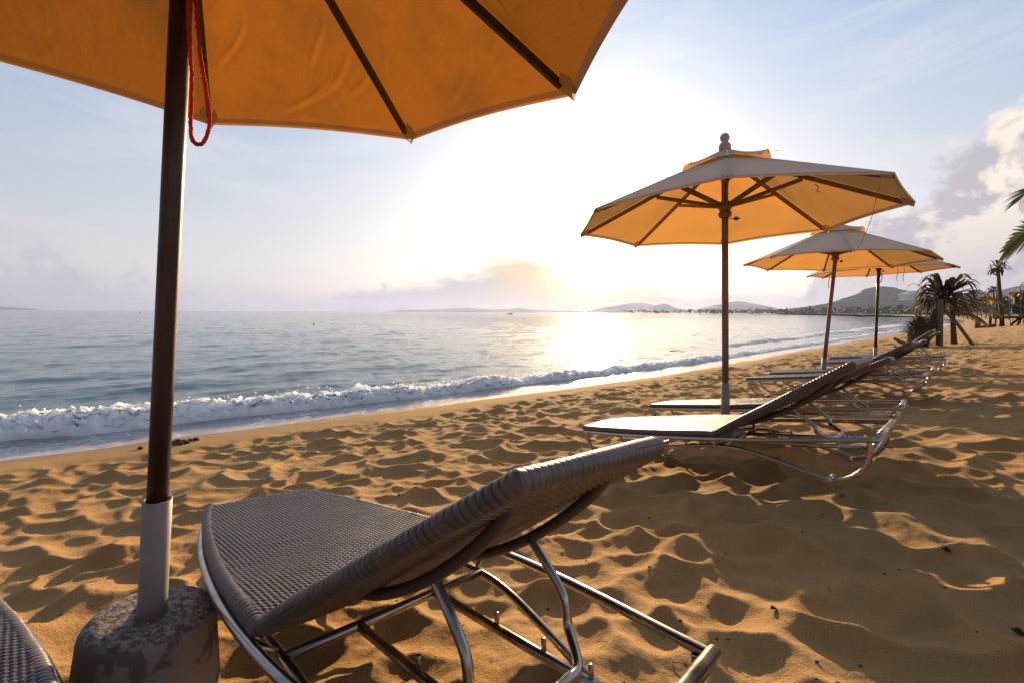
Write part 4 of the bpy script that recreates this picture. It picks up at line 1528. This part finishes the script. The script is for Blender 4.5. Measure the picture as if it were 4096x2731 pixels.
# dark leafy tree and green bushes behind the beach
def bush(px, py, dep, rx, rz, n, size, label, sd, group=None, trunk=True):
    rn = random.Random(sd)
    b_ = grounded(px, dep); c_ = at(px, py, dep) - b_
    e = empty('leafy_tree' if trunk else 'bush', b_); tag(e, label, 'tree' if trunk else 'bush', group)
    m = MB()
    m.tube(catmull([(0, 0, 0), (rx * .05, 0, c_.z * .5), c_], 4), [.16 * max(1, rx / 3), .14, .13, .12, .11, .10, .09, .08, .07], 8)
    for k in range(5):
        a = k * 1.3 + sd
        m.tube([c_ * .55, c_ * .8 + Vector((math.cos(a) * rx * .3, math.sin(a) * rx * .3, 0)), c_ + Vector((math.cos(a) * rx * .6, math.sin(a) * rx * .6, rz * .2))], [.09, .06, .02], 6)
    m.build('trunk', M_BARK, e)
    m = MB()
    leafcloud(m, c_, (rx, rx * .8, rz), n, size, rn)
    m.build('crown', M_LEAF, e, smooth=False)


bush(4105, 1190, 62, 1.9, 1.35, 1500, .20, 'dark rounded tree at the right edge behind the flags', 31)
for i, (px, py, dep, rx, rz, lab) in enumerate((
        (3868, 1228, 135, 3.4, 2.2, 'hazy green tree just right of the dead palm crown'),
        (3905, 1222, 125, 3.6, 2.6, 'hazy green tree above the short round post'),
        (3940, 1226, 120, 3.0, 2.4, 'hazy green tree behind the left flags'),
        (3990, 1228, 105, 3.0, 2.2, 'green tree behind the trunk of the tall tattered palm'),
        (4035, 1222, 85, 2.4, 1.9, 'green bushy tree below the red and blue flag'),
        (4072, 1222, 70, 2.2, 1.7, 'green bushy tree below the dark rounded tree'),
        (3830, 1236, 165, 3.2, 2.2, 'hazy low tree behind the drooping fronds of the dead palm'))):
    bush(px, py, dep, rx, rz, 700, .34, lab, 50 + i, 'hazy trees behind the beach')

# round post, rocks, rustic driftwood furniture
b_ = grounded(3911, 40)
e = MB().lathe([(.19, -.1), (.19, .5), (.185, .97), (.17, .99), (.02, 1.0)], 14, wob=lambda a, z: .03 * math.sin(3 * a)).build('round_post', M_BARK)
e.location = b_; tag(e, 'thick short round timber post standing alone on the sand', 'post')
for px, dep, sx, sz, lab in ((3937, 41, .38, .20, 'flat dark rock right of the short round post'), (3967, 41.5, .30, .30, 'dark boulder at the foot of the left flags')):
    p = grounded(px, dep)
    tag(MB().blob((p.x, p.y, p.z + .05), (sx, sx * .8, sz), 14, 9, .4, int(px)).build('rock', M_ROCK), lab, 'rock')
p = grounded(3960, 42)
tag(MB().lathe([(.10, 0), (.11, .5), (.09, 1.0), (.02, 1.02)], 10).build('wooden_post', M_DRIFT), 'reddish thin stake below the left flags', 'stake').location = p
B4 = grounded(4062, 41)
e = empty('driftwood_bench', B4); tag(e, 'rustic dark bench of twisted driftwood at the right edge', 'bench')
m = MB()
rn = random.Random(77)
for k in range(7):
    m.tube(catmull([(-1.5 + rn.uniform(-.3, .2), -.3 + k * .1, .72 + rn.uniform(-.05, .06)), (-.4, -.3 + k * .1, .80 + rn.uniform(-.06, .06)), (.6, -.3 + k * .1, .74), (1.7, -.3 + k * .1, .80 + rn.uniform(-.06, .08))], 5), [.07 + .02 * math.sin(i + k) for i in range(16)], 8)
m.build('seat', M_DRIFT, e)
m = MB()
for k in range(6):
    m.tube(catmull([(.1 + .05 * k, -.2 + .09 * k, .45), (.7, -.2 + .08 * k, 1.0 + .05 * rn.random()), (1.8, -.2 + .08 * k, 1.05)], 5), .09, 8)
m.build('backrest', M_DRIFT, e)
for pts in ([(-1.3, 0, .75), (-1.25, .05, .35), (-1.35, 0, -.05)], [(.2, -.1, .75), (-.1, -.1, .45), (-.45, -.1, .15), (-.5, -.12, -.05)], [(1.0, .1, .8), (.9, .1, .4), (1.05, .1, -.05)], [(.5, .2, .75), (.6, .25, .4), (.3, .2, -.05)]):
    MB().tube(catmull(pts, 5), .10, 8).build('leg', M_DRIFT, e)

# coconut palm standing just outside the frame: one frond hangs into view
B5 = at(4420, 1300, 9.0); B5.z = gz(B5.x, B5.y) - .05
e = empty('coconut_palm', B5); tag(e, 'green coconut palm frond reaching in from the right edge', 'palm tree')
cr = at(4400, 790, 9.0) - B5
MB().tube(catmull([(0, 0, 0), cr * .5 + Vector((.1, 0, 0)), cr], 8), [.14 - .003 * i for i in range(17)], 12).build('trunk', M_BARK, e)
rn = random.Random(3)
m = MB()
v = at(3985, 975, 8.2) - B5 - cr
frond(m, cr, (v.x, v.y, v.z + .42), v.length * 0.95, .60, 62, .66, rn, .040, .16, .022, None, 1.15)
m.build('frond', M_FROND, e)
for a in (.5, 1.3, -.3, -.9):
    m = MB(); frond(m, cr, (math.cos(a), math.sin(a), .8), 2.2, 1.4, 34, .6, rn, .034, .45, .02)
    m.build('frond', M_FROND, e)

# ------------------------------------------------------------------ boats and buoys
def boat(px, py, dep, L_, label, cabin=True):
    p = at(px, py, dep)
    e = empty('boat', (p.x, p.y, ZSEA)); tag(e, label, 'boat')
    e.rotation_euler = (0, 0, math.pi - .15)
    m = MB(); rows = []
    for i in range(13):
        f = i / 12; x = (f - .5) * L_
        bw = L_ * .13 * math.sin(math.pi * min(1, .12 + f * .9)) ** .6
        sh = L_ * (.10 + .10 * (2 * f - 1) ** 2 * (1.4 if f > .5 else .5))
        rows.append([(x, -bw, sh), (x, -bw * .8, .05), (x, 0, -.1), (x, bw * .8, .05), (x, bw, sh), (x, 0, sh * .8), (x, -bw, sh)])
    m.sheet(rows); m.build('hull', M_HULL, e)
    if cabin:
        MB().bar((-L_ * .32, 0, L_ * .19), (-L_ * .05, 0, L_ * .19), L_ * .17, L_ * .14, ch=.1).build('cabin', M_WHITE, e, False)
        MB().bar((-L_ * .36, 0, L_ * .275), (.02 * L_, 0, L_ * .275), L_ * .20, L_ * .02).build('cabin_roof', M_HULL, e, False)
        MB().tube([(-.02 * L_, 0, L_ * .1), (-.02 * L_, 0, L_ * .42)], L_ * .008, 6).build('mast', M_HULL, e)
        MB().tube([(L_ * .25, 0, L_ * .1), (L_ * .25, 0, L_ * .30)], L_ * .006, 6).build('mast', M_HULL, e)


boat(3443, 1265, 230, 4.6, 'fishing boat with cabin off the beach below the tallest hill')
boat(2040, 1258, 330, 3.6, 'small fishing boat far out left of the sun glitter')
boat(3584, 1270, 210, 2.6, 'low open boat near the far shore right of the fishing boat', False)
for px, dep, r, mt, lab in ((1256, 52, .07, M_YELLOW, 'small yellow buoy floating far out right of the dark pole'), (561, 260, .25, M_HULL, 'thin dark marker buoy on the horizon left of the dark pole'), (2095, 100, .08, M_HULL, 'tiny dark speck floating left of the sun glitter')):  # the last, dark one is a stand-in for an unidentified floating speck
    p = at(px, 1300, dep)
    o = MB().lathe([(r, -.1), (r * 1.2, .1), (r * .9, r * 1.6), (r * .25, r * 2.4), (r * .2, r * 4.5), (.01, r * 4.6)], 10).build('buoy', mt)
    o.location = (p.x, p.y, ZSEA); tag(o, lab, 'buoy')

# ------------------------------------------------------------------ bits of leaf and twig on the sand
rn = random.Random(99)
mb = MB()
for i in range(700):
    r = 0.9 * math.exp(rn.random() * 2.9); a = rn.uniform(-1.0, 0.95)
    x, y = r * math.sin(a), r * math.cos(a)
    if shore(np.array([x]), np.array([y]))[1][0] < 0.9:
        continue
    z = gz(x, y)
    s = rn.choice((.002, .0025, .003, .003, .004, .006)) * (1 + r * .05)
    if rn.random() < .55:
        mb.blob((x, y, z + s * .2), (s, s * .7, s * .5), 5, 3, .6, i)
    else:
        d = Vector((rn.gauss(0, 1), rn.gauss(0, 1), rn.gauss(0, .25))).normalized() * s * rn.uniform(1.5, 4)
        mb.tube([Vector((x, y, z + .003)) - d, Vector((x, y, z + .006)), Vector((x, y, z + .003)) + d], s * .16, 4)
tag(mb.build('sand_litter', M_BITS), 'fine dark litter scattered over the sand', 'litter', kind='stuff')


def leaf(px, py, size, label, sd):
    """curled dry leaf lying where the view ray meets the sand"""
    d = (at(px, py, 10) - Vector((0, 0, CAM_H))).normalized()
    t = 0.5
    for _ in range(4000):
        p = Vector((0, 0, CAM_H)) + d * t
        if p.z <= gz(p.x, p.y):
            break
        t += 0.008
    r2 = random.Random(sd)
    rows = []
    for i in range(7):
        f = i / 6 - .5
        wd = size * .42 * math.cos(f * math.pi * .95)
        rows.append([(f * size, -wd, size * .30 * abs(math.sin(2 + f * 3)) + size * .22), (f * size, 0, size * .1 * (1 + math.sin(f * 5))), (f * size, wd, size * .26)])
    o = MB().sheet(rows).build('dry_leaf', M_BITS)
    o.location = (p.x, p.y, gz(p.x, p.y) + .002); o.rotation_euler = (r2.uniform(-.3, .3), r2.uniform(-.3, .3), r2.uniform(0, 6))
    tag(o, label, 'dry leaf')


leaf(1640, 2680, .036, 'dark curled leaf on the sand beneath the prop of the nearest lounger', 1)
leaf(3092, 2442, .026, 'pair-like dark leaf on the sand in the middle of the lower right', 2)
leaf(3783, 2213, .028, 'dark oval leaf on the sand at the right', 3)
leaf(4065, 2536, .028, 'dark leaf at the right edge low down', 4)
leaf(3368, 1989, .024, 'dark leaf below the end foot of the side-on lounger', 5)
leaf(1594, 1983, .022, 'reddish dark leaf left of the raised back of the nearest lounger', 6)

rn = random.Random(41)
for i, (px, py) in enumerate(((562, 1795), (690, 1772), (700, 1778), (712, 1768), (722, 1776), (735, 1768), (748, 1772), (760, 1762), (785, 1760))):
    d = (at(px, py, 10) - Vector((0, 0, CAM_H))).normalized()
    t = 3.0
    while t < 12 and CAM_H + d.z * t > gz(d.x * t, d.y * t):
        t += 0.01
    p = d * t
    r_ = rn.uniform(.018, .032)
    o = MB().blob((0, 0, r_ * .5), (r_ * 1.3, r_, r_ * .8), 10, 7, .25, i).build('pebble', M_ROCK)
    o.location = (p.x, p.y, gz(p.x, p.y)); tag(o, 'lone dark pebble just left of the dark pole near the water' if i == 0 else 'dark pebble in the small cluster just right of the dark pole', 'pebble', None if i == 0 else 'pebbles beside the dark pole')

# ------------------------------------------------------------------ hazy air over the bay
m = bpy.data.materials.new('haze'); m.use_nodes = True
t = NT(m.node_tree); t.n.clear()
mo = t.new('ShaderNodeOutputMaterial'); pv = t.new('ShaderNodeVolumePrincipled')
pv.inputs['Color'].default_value = (0.48, 0.60, 1.0, 1)
pv.inputs['Density'].default_value = 0.00013
pv.inputs['Anisotropy'].default_value = 0.3
t.link(pv.outputs[0], mo.inputs['Volume'])
mb = MB()
B_ = 9600.0
for z_ in (-6.0, 215.0):
    mb.v += [Vector((-B_, -B_, z_)), Vector((B_, -B_, z_)), Vector((B_, B_, z_)), Vector((-B_, B_, z_))]
mb.f += [(3, 2, 1, 0), (4, 5, 6, 7), (0, 1, 5, 4), (1, 2, 6, 5), (2, 3, 7, 6), (3, 0, 4, 7)]
tag(mb.build('haze', m, smooth=False), kind='stuff')
